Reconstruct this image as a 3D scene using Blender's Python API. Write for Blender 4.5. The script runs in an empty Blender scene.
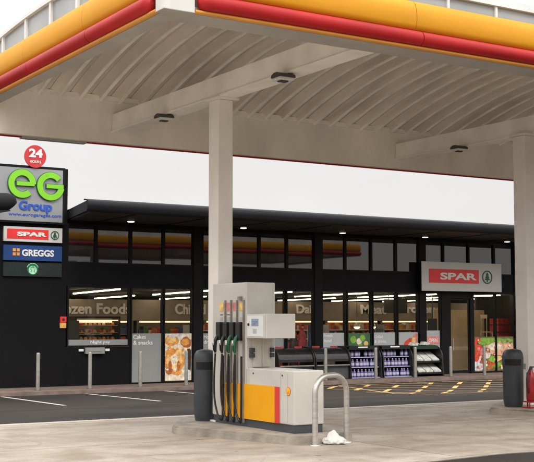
import bpy, bmesh, math, random
from mathutils import Vector, Matrix
R = math.radians
random.seed(7)
sc = bpy.context.scene
C = sc.collection

# ------------------------------------------------------------------ camera
EYE = Vector((0, 0, 1.6))
cam_d = bpy.data.cameras.new('camera')
cam_d.sensor_width = 36
cam_d.lens = 36 * 1139 / 534
cam_d.clip_end = 2000
cam_o = bpy.data.objects.new('camera', cam_d)
C.objects.link(cam_o)
cam_o.location = EYE
cam_o.rotation_euler = (R(90 + 4.518), 0, -R(90 - 58.022))
sc.camera = cam_o

# ------------------------------------------------------------------ sky, sun, exposure (overcast)
w = bpy.data.worlds.new('World'); sc.world = w; w.use_nodes = True
nt = w.node_tree; nt.nodes.clear()
out = nt.nodes.new('ShaderNodeOutputWorld'); bg = nt.nodes.new('ShaderNodeBackground')
sky = nt.nodes.new('ShaderNodeTexSky'); sky.sky_type = 'NISHITA'; sky.sun_disc = False
sky.sun_elevation = R(48); sky.sun_rotation = R(200); sky.air_density = 1.0; sky.dust_density = 4.0
tc = nt.nodes.new('ShaderNodeTexCoord'); sep = nt.nodes.new('ShaderNodeSeparateXYZ')
nt.links.new(tc.outputs['Generated'], sep.inputs[0])
mr = nt.nodes.new('ShaderNodeMapRange')            # cloud deck: brighter overhead than at the horizon
mr.inputs['From Min'].default_value = 0.15; mr.inputs['From Max'].default_value = 0.9
mr.inputs['To Min'].default_value = 9.15; mr.inputs['To Max'].default_value = 36.0
nt.links.new(sep.outputs['Z'], mr.inputs['Value'])
cl = nt.nodes.new('ShaderNodeTexNoise'); cl.inputs['Scale'].default_value = 2.2; cl.inputs['Detail'].default_value = 5
mp = nt.nodes.new('ShaderNodeMapping'); mp.inputs['Scale'].default_value = (1, 1, 3.2)
nt.links.new(tc.outputs['Generated'], mp.inputs[0]); nt.links.new(mp.outputs[0], cl.inputs['Vector'])
mr2 = nt.nodes.new('ShaderNodeMapRange'); mr2.inputs['From Min'].default_value = .3; mr2.inputs['From Max'].default_value = .7
mr2.inputs['To Min'].default_value = .945; mr2.inputs['To Max'].default_value = 1.05
nt.links.new(cl.outputs['Fac'], mr2.inputs['Value'])
mul = nt.nodes.new('ShaderNodeMath'); mul.operation = 'MULTIPLY'
nt.links.new(mr.outputs[0], mul.inputs[0]); nt.links.new(mr2.outputs[0], mul.inputs[1])
tint = nt.nodes.new('ShaderNodeVectorMath'); tint.operation = 'SCALE'
tint.inputs[0].default_value = (1.0, .975, .95)
nt.links.new(mul.outputs[0], tint.inputs['Scale'])
mx = nt.nodes.new('ShaderNodeMixRGB'); mx.inputs[0].default_value = .93
nt.links.new(sky.outputs[0], mx.inputs[1]); nt.links.new(tint.outputs[0], mx.inputs[2])
nt.links.new(mx.outputs[0], bg.inputs[0]); bg.inputs[1].default_value = .1
nt.links.new(bg.outputs[0], out.inputs[0])
sun_d = bpy.data.lights.new('sun', 'SUN'); sun_d.energy = 1.5; sun_d.angle = R(20); sun_d.color = (1, .95, .88)
sun_o = bpy.data.objects.new('sun', sun_d); C.objects.link(sun_o)
sun_o.rotation_euler = (R(42), 0, R(-20)); sun_o.location = (0, 0, 30)
sc.view_settings.view_transform = 'Standard'
sc.view_settings.look = 'None'
sc.view_settings.exposure = 0
sc.view_settings.gamma = 1
sc.view_settings.use_curve_mapping = False
sc.cycles.max_bounces = 8

# ------------------------------------------------------------------ materials
def new_mat(name):
    m = bpy.data.materials.new(name); m.use_nodes = True
    b = m.node_tree.nodes['Principled BSDF']
    return m, m.node_tree, b
def mat(name, col, rough=.5, metal=0, var=.12, scale=3.0, bump=0.0, spec=.5, detail=6, stretch=(1, 1, 1), rvar=.1, emit=None, estr=0):
    """base colour varied by two scales of noise, roughness by a third"""
    m, t, b = new_mat(name); N = t.nodes; L = t.links
    co = N.new('ShaderNodeTexCoord'); mpp = N.new('ShaderNodeMapping'); mpp.inputs['Scale'].default_value = stretch
    L.new(co.outputs['Object'], mpp.inputs[0])
    n1 = N.new('ShaderNodeTexNoise'); n1.inputs['Scale'].default_value = scale; n1.inputs['Detail'].default_value = detail
    L.new(mpp.outputs[0], n1.inputs['Vector'])
    r = N.new('ShaderNodeMapRange'); r.inputs['From Min'].default_value = .3; r.inputs['From Max'].default_value = .7
    r.inputs['To Min'].default_value = 1 - var; r.inputs['To Max'].default_value = 1 + var
    L.new(n1.outputs['Fac'], r.inputs['Value'])
    s = N.new('ShaderNodeVectorMath'); s.operation = 'SCALE'; s.inputs[0].default_value = col[:3]
    L.new(r.outputs[0], s.inputs['Scale']); L.new(s.outputs[0], b.inputs['Base Color'])
    n2 = N.new('ShaderNodeTexNoise'); n2.inputs['Scale'].default_value = scale * 4; L.new(mpp.outputs[0], n2.inputs['Vector'])
    r2 = N.new('ShaderNodeMapRange'); r2.inputs['To Min'].default_value = max(0, rough - rvar); r2.inputs['To Max'].default_value = min(1, rough + rvar)
    L.new(n2.outputs['Fac'], r2.inputs['Value']); L.new(r2.outputs[0], b.inputs['Roughness'])
    b.inputs['Metallic'].default_value = metal
    b.inputs['Specular IOR Level'].default_value = spec
    if bump:
        bp = N.new('ShaderNodeBump'); bp.inputs['Strength'].default_value = bump; bp.inputs['Distance'].default_value = .02
        n3 = N.new('ShaderNodeTexNoise'); n3.inputs['Scale'].default_value = scale * 12; n3.inputs['Detail'].default_value = 6
        L.new(mpp.outputs[0], n3.inputs['Vector']); L.new(n3.outputs['Fac'], bp.inputs['Height']); L.new(bp.outputs[0], b.inputs['Normal'])
    if emit:
        b.inputs['Emission Color'].default_value = (*emit, 1); b.inputs['Emission Strength'].default_value = estr
    return m

def concrete_mat():
    m, t, b = new_mat('forecourt concrete'); N = t.nodes; L = t.links
    co = N.new('ShaderNodeTexCoord')
    def noise(scale, det=8, st=(1, 1, 1), dist=0):
        mpp = N.new('ShaderNodeMapping'); mpp.inputs['Scale'].default_value = st; L.new(co.outputs['Object'], mpp.inputs[0])
        n = N.new('ShaderNodeTexNoise'); n.inputs['Scale'].default_value = scale; n.inputs['Detail'].default_value = det
        n.inputs['Distortion'].default_value = dist; L.new(mpp.outputs[0], n.inputs['Vector']); return n
    def ramp(src, p0, c0, p1, c1):
        r = N.new('ShaderNodeValToRGB'); e = r.color_ramp.elements
        e[0].position = p0; e[0].color = (*c0, 1); e[1].position = p1; e[1].color = (*c1, 1)
        L.new(src, r.inputs[0]); return r
    def mix(a, bb, f, mode='MULTIPLY'):
        x = N.new('ShaderNodeMixRGB'); x.blend_type = mode
        if isinstance(f, float): x.inputs[0].default_value = f
        else: L.new(f, x.inputs[0])
        L.new(a, x.inputs[1]); L.new(bb, x.inputs[2]); return x.outputs[0]
    base = ramp(noise(.45, 8, (1, 1.6, 1), .6).outputs['Fac'], .3, (.32, .27, .215), .7, (.475, .425, .36))
    blot = ramp(noise(1.6, 10, (1, 1, 1), 1.2).outputs['Fac'], .35, (.74, .70, .66), .62, (1, 1, 1))
    grit = ramp(noise(60, 4).outputs['Fac'], .3, (.8, .8, .8), .7, (1.12, 1.12, 1.12))
    spots = ramp(noise(2.9, 3, (1, 1, 1), .2).outputs['Fac'], .265, (.42, .4, .38), .31, (1, 1, 1))
    c = mix(base.outputs[0], blot.outputs[0], .85); c = mix(c, grit.outputs[0], .8); c = mix(c, spots.outputs[0], .8)
    br = N.new('ShaderNodeTexBrick'); br.offset = 0; br.inputs['Color1'].default_value = (1, 1, 1, 1); br.inputs['Color2'].default_value = (.93, .92, .9, 1)
    br.inputs['Mortar'].default_value = (.42, .38, .34, 1); br.inputs['Scale'].default_value = 1; br.inputs['Mortar Size'].default_value = .014
    br.inputs['Brick Width'].default_value = 5.2; br.inputs['Row Height'].default_value = 3.45; br.inputs['Mortar Smooth'].default_value = .3
    mpp = N.new('ShaderNodeMapping'); mpp.inputs['Location'].default_value = (1.3, .1, 0); L.new(co.outputs['Object'], mpp.inputs[0]); L.new(mpp.outputs[0], br.inputs['Vector'])
    c = mix(c, br.outputs['Color'], 1.0)
    vo = N.new('ShaderNodeTexVoronoi'); vo.feature = 'DISTANCE_TO_EDGE'; vo.inputs['Scale'].default_value = .33          # hairline cracks
    dn = noise(1.3, 6); ad = N.new('ShaderNodeMixRGB'); ad.blend_type = 'ADD'; ad.inputs[0].default_value = .55
    L.new(co.outputs['Object'], ad.inputs[1]); L.new(dn.outputs['Color'], ad.inputs[2]); L.new(ad.outputs[0], vo.inputs['Vector'])
    cr = ramp(vo.outputs['Distance'], .0, (.5, .47, .44), .006, (1, 1, 1)); c = mix(c, cr.outputs[0], .35)
    tr = ramp(noise(.9, 5, (.12, 2.4, 1), .3).outputs['Fac'], .36, (.80, .775, .75), .52, (1, 1, 1)); c = mix(c, tr.outputs[0], .75)   # tyre paths
    oil = ramp(noise(7, 4, (1, 1, 1), .4).outputs['Fac'], .27, (.45, .43, .41), .32, (1, 1, 1)); c = mix(c, oil.outputs[0], .6)
    L.new(c, b.inputs['Base Color'])
    rr = ramp(noise(1.1, 6).outputs['Fac'], .3, (.55,) * 3, .7, (.9,) * 3); L.new(rr.outputs[0], b.inputs['Roughness'])
    bp = N.new('ShaderNodeBump'); bp.inputs['Strength'].default_value = .35; bp.inputs['Distance'].default_value = .01
    L.new(noise(90, 5).outputs['Fac'], bp.inputs['Height']); L.new(bp.outputs[0], b.inputs['Normal'])
    return m
def asphalt_mat():
    m, t, b = new_mat('asphalt'); N = t.nodes; L = t.links
    co = N.new('ShaderNodeTexCoord')
    n1 = N.new('ShaderNodeTexNoise'); n1.inputs['Scale'].default_value = .35; n1.inputs['Detail'].default_value = 8; n1.inputs['Distortion'].default_value = .5
    n2 = N.new('ShaderNodeTexNoise'); n2.inputs['Scale'].default_value = 55; n2.inputs['Detail'].default_value = 3
    for n in (n1, n2): L.new(co.outputs['Object'], n.inputs['Vector'])
    r = N.new('ShaderNodeValToRGB'); e = r.color_ramp.elements
    e[0].position = .3; e[0].color = (.020, .0175, .0155, 1); e[1].position = .72; e[1].color = (.046, .040, .035, 1)
    L.new(n1.outputs['Fac'], r.inputs[0])
    x = N.new('ShaderNodeMixRGB'); x.blend_type = 'OVERLAY'; x.inputs[0].default_value = .6
    L.new(r.outputs[0], x.inputs[1]); L.new(n2.outputs['Fac'], x.inputs[2]); L.new(x.outputs[0], b.inputs['Base Color'])
    b.inputs['Roughness'].default_value = .92; b.inputs['Specular IOR Level'].default_value = .2
    bp = N.new('ShaderNodeBump'); bp.inputs['Strength'].default_value = .5; bp.inputs['Distance'].default_value = .01
    L.new(n2.outputs['Fac'], bp.inputs['Height']); L.new(bp.outputs[0], b.inputs['Normal'])
    return m
def glass_mat(name, refl_tint=(.9, .95, 1), tint=(.95, .95, .93)):
    """window glass: clear with a Fresnel mirror"""
    m, t, b = new_mat(name); N = t.nodes; L = t.links
    N.remove(b)
    tr = N.new('ShaderNodeBsdfTransparent'); tr.inputs[0].default_value = (*tint, 1)
    gl = N.new('ShaderNodeBsdfGlossy'); gl.inputs['Roughness'].default_value = .015; gl.inputs[0].default_value = (*refl_tint, 1)
    co = N.new('ShaderNodeTexCoord'); nz = N.new('ShaderNodeTexNoise'); nz.inputs['Scale'].default_value = .5; nz.inputs['Detail'].default_value = 1
    L.new(co.outputs['Object'], nz.inputs['Vector'])
    bp = N.new('ShaderNodeBump'); bp.inputs['Strength'].default_value = .05; bp.inputs['Distance'].default_value = .02
    L.new(nz.outputs['Fac'], bp.inputs['Height']); L.new(bp.outputs[0], gl.inputs['Normal'])
    lw = N.new('ShaderNodeLayerWeight'); lw.inputs[0].default_value = .5
    pw = N.new('ShaderNodeMath'); pw.operation = 'POWER'; pw.inputs[1].default_value = 5; L.new(lw.outputs['Facing'], pw.inputs[0])
    f = N.new('ShaderNodeMath'); f.operation = 'MULTIPLY_ADD'; f.inputs[1].default_value = .94; f.inputs[2].default_value = .055; L.new(pw.outputs[0], f.inputs[0])
    mxx = N.new('ShaderNodeMixShader'); L.new(f.outputs[0], mxx.inputs[0]); L.new(tr.outputs[0], mxx.inputs[1]); L.new(gl.outputs[0], mxx.inputs[2])
    L.new(mxx.outputs[0], N['Material Output'].inputs[0])
    return m
def vault_mat():
    m, t, b = new_mat('stained canopy sheeting'); N = t.nodes; L = t.links
    co = N.new('ShaderNodeTexCoord')
    mpp = N.new('ShaderNodeMapping'); mpp.inputs['Scale'].default_value = (1.3, .35, .35); L.new(co.outputs['Object'], mpp.inputs[0])
    n = N.new('ShaderNodeTexNoise'); n.inputs['Scale'].default_value = 1.2; n.inputs['Detail'].default_value = 9; n.inputs['Distortion'].default_value = .7
    L.new(mpp.outputs[0], n.inputs['Vector'])
    r = N.new('ShaderNodeValToRGB'); e = r.color_ramp.elements
    e[0].position = .3; e[0].color = (.53, .46, .395, 1); e[1].position = .68; e[1].color = (.80, .72, .635, 1)
    L.new(n.outputs['Fac'], r.inputs[0]); L.new(r.outputs[0], b.inputs['Base Color'])
    b.inputs['Roughness'].default_value = .55
    return m

M = {}
M['concrete'] = concrete_mat(); M['asphalt'] = asphalt_mat(); M['vault'] = vault_mat()
M['kerb'] = mat('kerb stone', (.30, .265, .22), .85, var=.3, scale=4, bump=.4)
M['paving'] = mat('red brown block paving', (.15, .105, .085), .85, var=.3, scale=3, bump=.4)
M['paint_white'] = mat('worn white road paint', (.50, .46, .42), .8, var=.25, scale=9)
M['paint_yellow'] = mat('worn yellow road paint', (.50, .32, .14), .8, var=.35, scale=5)
M['paint_dash'] = mat('fresh yellow road paint', (.72, .42, .14), .8, var=.25, scale=5)
M['steel_cream'] = mat('cream painted steel', (.80, .765, .71), .45, var=.10, scale=1.3)
M['beam'] = mat('grey cream painted beam', (.86, .82, .76), .5, var=.12, scale=1.5)
M['innerwall'] = mat('grey cream inner fascia', (.84, .79, .715), .55, var=.14, scale=1.1, stretch=(1, 1, .5))
M['soffit'] = mat('grey soffit trim', (.36, .345, .32), .55, var=.1, scale=2)
M['yellow'] = mat('yellow fascia', (.64, .29, .016), .55, spec=.2, var=.10, scale=1.3, stretch=(.5, .5, 3))
M['yellow_lip'] = mat('orange fascia lip', (.62, .26, .04), .45, var=.08)
M['red'] = mat('red fascia tube', (.37, .014, .016), .5, spec=.25, var=.14, scale=2, stretch=(.6, .6, 2))
M['corner'] = mat('white grey corner panel', (.58, .58, .56), .4, var=.06)
M['white_frame'] = mat('white frame', (.70, .71, .71), .4, var=.05)
M['grey_panel'] = mat('grey clerestory panel', (.33, .35, .36), .25, var=.15, scale=1.5)
M['dark_clad'] = mat('charcoal cladding', (.0048, .0048, .0062), .6, var=.18, scale=.8, spec=.16)
M['dark_frame'] = mat('black window frame', (.0045, .0045, .0055), .55, var=.15, spec=.2)
M['roof_edge'] = mat('charcoal roof edge', (.011, .0115, .015), .5, var=.12, scale=.8, spec=.25)
M['dark_room'] = mat('dark ceiling', (.035, .030, .027), .8, var=.2)
M['upper_glass'] = mat('dark tinted upper glass', (.012, .012, .014), .02, var=.1, rvar=.01, spec=1.0)
M['upper_glass'].node_tree.nodes['Principled BSDF'].inputs['IOR'].default_value = 1.5
M['glass'] = glass_mat('shop window glass')
M['glass_door'] = glass_mat('door glass', tint=(.95, .95, .9))
M['bulk'] = mat('taupe bulkhead wall', (.33, .28, .235), .8, var=.1)
M['beige'] = mat('beige interior wall', (.55, .42, .27), .7, var=.1)
M['floor_int'] = mat('shop floor tile', (.35, .31, .27), .35, var=.1)
M['letter'] = mat('pale grey raised letters', (.88, .87, .85), .4, var=.03)
M['film'] = mat('grey window film', (.255, .27, .265), .5, var=.05)
M['film_pale'] = mat('pale window film', (.42, .44, .45), .5, var=.05)
M['film_dark'] = mat('dark film', (.1, .1, .1), .5)
M['white'] = mat('white vinyl', (.78, .78, .76), .45, var=.03)
M['pump_white'] = mat('off white pump enamel', (.555, .535, .49), .38, var=.10, scale=1.6, bump=.0)
M['pump_yellow'] = mat('yellow pump panel', (.78, .345, .004), .5, var=.05, spec=.2)
M['pump_red'] = mat('red pump stripe', (.62, .035, .025), .35, var=.05)
M['plinth'] = mat('charcoal plinth', (.055, .06, .068), .55, var=.2)
M['post'] = mat('dull hose post', (.30, .27, .25), .45, metal=.4, var=.2, scale=6)
M['black'] = mat('black rubber', (.012, .012, .012), .38, var=.2)
M['green_rubber'] = mat('green nozzle cover', (.01, .10, .045), .4, var=.2)
M['steel'] = mat('brushed stainless', (.52, .50, .46), .38, metal=.75, var=.14, scale=6, stretch=(1, 1, 6))
M['galv'] = mat('galvanised bollard steel', (.30, .285, .26), .5, metal=.3, var=.15, scale=8)
M['bin'] = mat('slate grey bin plastic', (.036, .040, .047), .5, var=.15, scale=4)
M['bin_slot'] = mat('bin slot', (.006, .006, .006), .8)
M['red_gloss'] = mat('red enamel', (.33, .014, .016), .3, var=.2, scale=6)
M['bag'] = mat('thin white plastic', (.60, .59, .57), .5, var=.06)
M['screen'] = mat('pump screen', (.25, .31, .42), .2, var=.1)
M['lamp_house'] = mat('lamp housing', (.05, .05, .048), .5)
M['lamp_lens'] = mat('lamp lens', (.62, .62, .60), .3)
M['panel_grey'] = mat('silver grey sign face', (.30, .31, .33), .35, metal=.2, var=.06, scale=.8)
M['sign_white'] = mat('light grey sign face', (.60, .60, .585), .4, var=.03)
M['sign_red'] = mat('red sign panel', (.78, .035, .035), .4, var=.03)
M['sign_blue'] = mat('blue sign panel', (.012, .055, .21), .35, var=.05)
M['sign_black'] = mat('black green sign panel', (.012, .022, .022), .3, var=.05)
M['lime'] = mat('lime green letters', (.20, .56, .02), .35, var=.05, emit=(.28, .8, .02), estr=.04)
M['teal'] = mat('dark green letter sides', (.012, .10, .06), .4, var=.05)
M['blue_letter'] = mat('blue letters', (.02, .085, .48), .4, var=.05)
M['orange'] = mat('orange', (.85, .36, .06), .4)
M['mint'] = mat('pale green disc', (.36, .68, .46), .4, emit=(.36, .68, .46), estr=.15)
M['deep_green'] = mat('deep green', (.01, .16, .07), .4)
M['tree_green'] = mat('dark green emblem', (.008, .10, .05), .45)
M['disc_red'] = mat('red disc', (.52, .03, .035), .4)
M['purple'] = mat('purple bottle', (.11, .085, .24), .3, var=.15)
M['lilac'] = mat('pale lilac label', (.50, .50, .64), .4, var=.1)
M['paper'] = mat('stacked newspapers', (.55, .55, .52), .7, var=.3, scale=9)
M['strip'] = mat('lit tube', (.9, .85, .75), .4, emit=(1, .78, .52), estr=15)
M['fill_panel'] = mat('lit fill panel', (.9, .85, .75), .4, emit=(1, .85, .65), estr=7.0)  # emission for the fill panels added in the lobby
M['downlight'] = mat('lit downlight', (.9, .85, .75), .4, emit=(1, .86, .62), estr=6)
M['heat'] = mat('lit heat lamp', (.9, .6, .3), .4, emit=(1, .55, .22), estr=9)
M['case_glow'] = mat('lit display case tube', (.9, .6, .3), .4, emit=(1, .62, .35), estr=2.0)
M['wood'] = mat('pale wood', (.50, .38, .22), .5, var=.15)
M['foliage'] = mat('dark foliage', (.03, .045, .018), .9, var=.4, scale=1)
M['wire'] = mat('wire', (.02, .02, .022), .8, spec=.1)
def flat(name, col, r=.5): 
    if name not in M: M[name] = mat(name, col, r, var=.35, scale=9)
    return M[name]
flat('pastry', (.72, .30, .06)); flat('pastry_light', (.85, .52, .20)); flat('pastry_dark', (.42, .13, .03)); flat('cream', (.80, .70, .55))
flat('tomato', (.65, .07, .03)); flat('lettuce', (.22, .42, .05)); flat('bread', (.72, .42, .27)); flat('olive', (.16, .15, .06)); flat('plate', (.62, .62, .66))
flat('choc', (.05, .025, .02)); flat('pinkp', (.70, .22, .20)); flat('label_yellow', (.75, .50, .15)); flat('label_pink', (.62, .22, .22))
flat('green_case', (.05, .14, .06)); flat('red_bag', (.5, .05, .05)); flat('blue_bag', (.04, .09, .22)); flat('red_dim', (.33, .03, .03))
GOODS = [flat('g%d' % i, c) for i, c in enumerate([(.5, .08, .05), (.6, .35, .1), (.55, .5, .4), (.08, .12, .3), (.1, .25, .1), (.5, .2, .05), (.6, .55, .5), (.25, .08, .04)])]

# ------------------------------------------------------------------ mesh builder
class MB:
    def __init__(s): s.bm = bmesh.new(); s.mats = []
    def mi(s, m):
        if m not in s.mats: s.mats.append(m)
        return s.mats.index(m)
    def face(s, pts, m=None):
        f = s.bm.faces.new([s.bm.verts.new(p) for p in pts]); f.material_index = s.mi(m); return f
    def box(s, x0, x1, y0, y1, z0, z1, m=None, bev=0):
        vs = [s.bm.verts.new(p) for p in ((x0, y0, z0), (x1, y0, z0), (x1, y1, z0), (x0, y1, z0), (x0, y0, z1), (x1, y0, z1), (x1, y1, z1), (x0, y1, z1))]
        fs = [s.bm.faces.new([vs[i] for i in q]) for q in ((0, 3, 2, 1), (4, 5, 6, 7), (0, 1, 5, 4), (1, 2, 6, 5), (2, 3, 7, 6), (3, 0, 4, 7))]
        k = s.mi(m)
        for f in fs: f.material_index = k
        if bev:
            es = list({e for f in fs for e in f.edges})
            r = bmesh.ops.bevel(s.bm, geom=es, offset=bev, segments=2, profile=.6, affect='EDGES')
            for f in r['faces']: f.material_index = k
        return s
    def prism(s, poly, axis, a0, a1, m=None, smooth=False):
        """poly: closed outline in the two other axes (order x,y,z minus axis)"""
        def P(u, v, a): return {'x': (a, u, v), 'y': (u, a, v), 'z': (u, v, a)}[axis]
        A = [s.bm.verts.new(P(u, v, a0)) for u, v in poly]; B = [s.bm.verts.new(P(u, v, a1)) for u, v in poly]
        k = s.mi(m); n = len(poly)
        dupv = (lambda vs: [s.bm.verts.new(v.co) for v in vs]) if smooth else (lambda vs: vs)
        fs = [s.bm.faces.new(dupv(A)[::-1]), s.bm.faces.new(dupv(B))]
        for i in range(n):
            f = s.bm.faces.new((A[i], A[(i + 1) % n], B[(i + 1) % n], B[i])); f.smooth = smooth; fs.append(f)
        for f in fs: f.material_index = k
        return s
    def tube(s, path, r, m=None, seg=10, caps=True, rs=None):
        path = [Vector(p) for p in path]; rings = []; k = s.mi(m); up = None
        for i, p in enumerate(path):
            d = (path[min(i + 1, len(path) - 1)] - path[max(i - 1, 0)]).normalized()
            if up is None: up = d.orthogonal().normalized()
            else:
                up = (up - d * up.dot(d)); up = up.normalized() if up.length > 1e-5 else d.orthogonal().normalized()
            v = d.cross(up); rr = rs[i] if rs else r
            rings.append([s.bm.verts.new(p + (up * math.cos(2 * math.pi * j / seg) + v * math.sin(2 * math.pi * j / seg)) * rr) for j in range(seg)])
        for a, b in zip(rings, rings[1:]):
            for j in range(seg):
                f = s.bm.faces.new((a[j], a[(j + 1) % seg], b[(j + 1) % seg], b[j])); f.smooth = True; f.material_index = k
        if caps:
            for q in (rings[0][::-1], rings[-1]): s.bm.faces.new([s.bm.verts.new(v.co) for v in q]).material_index = k
        return s
    def lathe(s, prof, cx, cy, m=None, seg=20, sx=1, sy=1):
        k = s.mi(m)
        rings = [[s.bm.verts.new((cx + r * sx * math.cos(2 * math.pi * j / seg), cy + r * sy * math.sin(2 * math.pi * j / seg), z)) for j in range(seg)] for r, z in prof]
        for a, b in zip(rings, rings[1:]):
            for j in range(seg):
                f = s.bm.faces.new((a[j], a[(j + 1) % seg], b[(j + 1) % seg], b[j])); f.smooth = True; f.material_index = k
        s.bm.faces.new([s.bm.verts.new(v.co) for v in rings[0][::-1]]).material_index = k; s.bm.faces.new([s.bm.verts.new(v.co) for v in rings[-1]]).material_index = k
        return s
    def disc_y(s, cx, cz, r, y0, y1, m=None, seg=28, rz=None):
        return s.prism([(cx + r * math.cos(2 * math.pi * j / seg), cz + (rz or r) * math.sin(2 * math.pi * j / seg)) for j in range(seg)], 'y', y0, y1, m)
    def arc_y(s, cx, cz, r0, r1, a0, a1, y0, y1, m=None, seg=40):
        o = [(cx + r1 * math.cos(R(a0 + (a1 - a0) * j / seg)), cz + r1 * math.sin(R(a0 + (a1 - a0) * j / seg))) for j in range(seg + 1)]
        i = [(cx + r0 * math.cos(R(a0 + (a1 - a0) * j / seg)), cz + r0 * math.sin(R(a0 + (a1 - a0) * j / seg))) for j in range(seg + 1)]
        for j in range(seg): s.prism([o[j], o[j + 1], i[j + 1], i[j]], 'y', y0, y1, m)
        return s
    def build(s, name, material=None, parent=None, **props):
        bmesh.ops.recalc_face_normals(s.bm, faces=s.bm.faces)
        if parent is not None:                       # children keep world positions: shift into the thing's frame
            off = Vector(parent.location)
            p = parent.parent
            while p is not None: off = off + Vector(p.location); p = p.parent
            for v in s.bm.verts: v.co -= off
        me = bpy.data.meshes.new(name); s.bm.to_mesh(me); s.bm.free()
        for m in (s.mats or [None]): me.materials.append(m or material)
        o = bpy.data.objects.new(name, me); C.objects.link(o)
        if parent is not None: o.parent = parent
        for k, v in props.items(): o[k] = v
        return o

def thing(name, label, cat, loc=(0, 0, 0), group=None):
    o = bpy.data.objects.new(name, None); o.empty_display_size = .2; C.objects.link(o); o.location = loc
    o['label'] = label; o['category'] = cat
    if group: o['group'] = group
    return o
def tag(o, label, cat, group=None):
    o['label'] = label; o['category'] = cat
    if group: o['group'] = group
    return o
def struct(name, mb, m): return mb.build(name, m, None, kind='structure')
def dup(root, loc, label=None):
    r = root.copy(); C.objects.link(r); r.location = loc
    if label: r['label'] = label
    for ch in list(root.children):
        c = ch.copy(); C.objects.link(c); c.parent = r
        for g in ch.children:
            d = g.copy(); C.objects.link(d); d.parent = c
    return r
FONT_CACHE = {}
def text(name, s, x0, x1, z0, z1, y, m, parent, depth=.012, bold=.02, normal='-y', spacing=1.0, shear=0):
    """letters as a mesh fitted to the box x0..x1, z0..z1 on a wall facing -Y"""
    cu = bpy.data.curves.new('t', 'FONT'); cu.body = s; cu.size = 1; cu.offset = bold; cu.extrude = .5; cu.space_character = spacing; cu.shear = shear
    cu.resolution_u = 4
    t = bpy.data.objects.new('t', cu); C.objects.link(t)
    bpy.context.view_layer.update()
    me = bpy.data.meshes.new_from_object(t.evaluated_get(bpy.context.evaluated_depsgraph_get()))
    bpy.data.objects.remove(t); bpy.data.curves.remove(cu)
    xs = [v.co.x for v in me.vertices]; ys = [v.co.y for v in me.vertices]
    a, b, c, d = min(xs), max(xs), min(ys), max(ys)
    off = Vector((0, 0, 0)); p = parent
    while p is not None: off = off + Vector(p.location); p = p.parent
    for v in me.vertices:
        fx = (v.co.x - a) / (b - a); fz = (v.co.y - c) / (d - c)
        v.co = Vector((x0 + fx * (x1 - x0), y - depth * (v.co.z + .5), z0 + fz * (z1 - z0))) - off
    me.materials.clear(); me.materials.append(m); me.name = name
    o = bpy.data.objects.new(name, me); C.objects.link(o); o.parent = parent
    return o

# ------------------------------------------------------------------ ground
def gz(y): return 0 if y < 17.25 else (-.45 * (y - 17.25) / 8.5 if y < 25.75 else -.45)
b = MB()
ys = [-300, -60, 0, 17.25, 25.75, 60, 400]
for y0, y1 in zip(ys, ys[1:]): b.face([(-400, y0, gz(y0)), (500, y0, gz(y0)), (500, y1, gz(y1)), (-400, y1, gz(y1))])
bmesh.ops.remove_doubles(b.bm, verts=b.bm.verts, dist=.001)
struct('ground', b, M['asphalt'])
b = MB()  # concrete forecourt sheet with the asphalt lane cut out of its near right side
edge = [(7.3, -60), (7.3, 9.4), (7.45, 9.75), (7.8, 9.98), (8.3, 10.10), (9.68, 10.26), (10.6, 10.2), (60, 10.2)]
poly = [(-60, -60)] + edge + [(60, 17.15), (-60, 17.15)]
b.prism(poly, 'z', -.03, .006)
struct('forecourt', b, M['concrete'])
b = MB()
for (x0, y0), (x1, y1) in zip(edge[1:], edge[2:]):
    d = Vector((x1 - x0, y1 - y0, 0)).normalized(); n = Vector((-d.y, d.x, 0)) * .12
    b.prism([(x0, y0), (x1, y1), (x1 + n.x, y1 + n.y), (x0 + n.x, y0 + n.y)], 'z', -.02, .012)
struct('concrete_edging', b, M['kerb'])
b = MB(); b.box(-60, 60, 17.02, 17.24, -.02, .010)
struct('drain_channel', b, mat('pale concrete channel', (.46, .42, .36), .8, var=.25, scale=2))
b = MB(); b.box(-40, 60, 30.45, 33, -.6, -.36)
struct('pavement', b, M['paving'])
b = MB(); b.box(-40, 60, 30.3, 30.449, -.6, -.345)
struct('kerb', b, mat('dull red kerb', (.19, .14, .12), .85, var=.3, scale=3, bump=.3))

def road_line(pts, wd, m, name, dz=.005):
    b = MB()
    for p, q in zip(pts, pts[1:]):
        p = Vector((*p, 0)); q = Vector((*q, 0)); L = (q - p).length; n = max(1, int(L / .8))
        d = (q - p).normalized(); s = Vector((-d.y, d.x, 0)) * wd / 2
        cut = [p.lerp(q, i / n) for i in range(n + 1)]
        for u, v in zip(cut, cut[1:]):
            b.face([(c.x, c.y, gz(c.y) + dz) for c in (u - s, v - s, v + s, u + s)])
    return struct(name, b, m)
for (x0, y0), (x1, y1) in (((10.38, 30.2), (10.62, 26.3)), ((12.82, 30.2), (13.26, 26.4)), ((15.3, 30.2), (15.75, 26.4)), ((7.9, 30.2), (8.1, 26.3)), ((17.9, 30.2), (18.2, 26.4))):
    road_line([(x0, y0), (x1, y1)], .11, M['paint_white'], 'parking_line')
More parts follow.
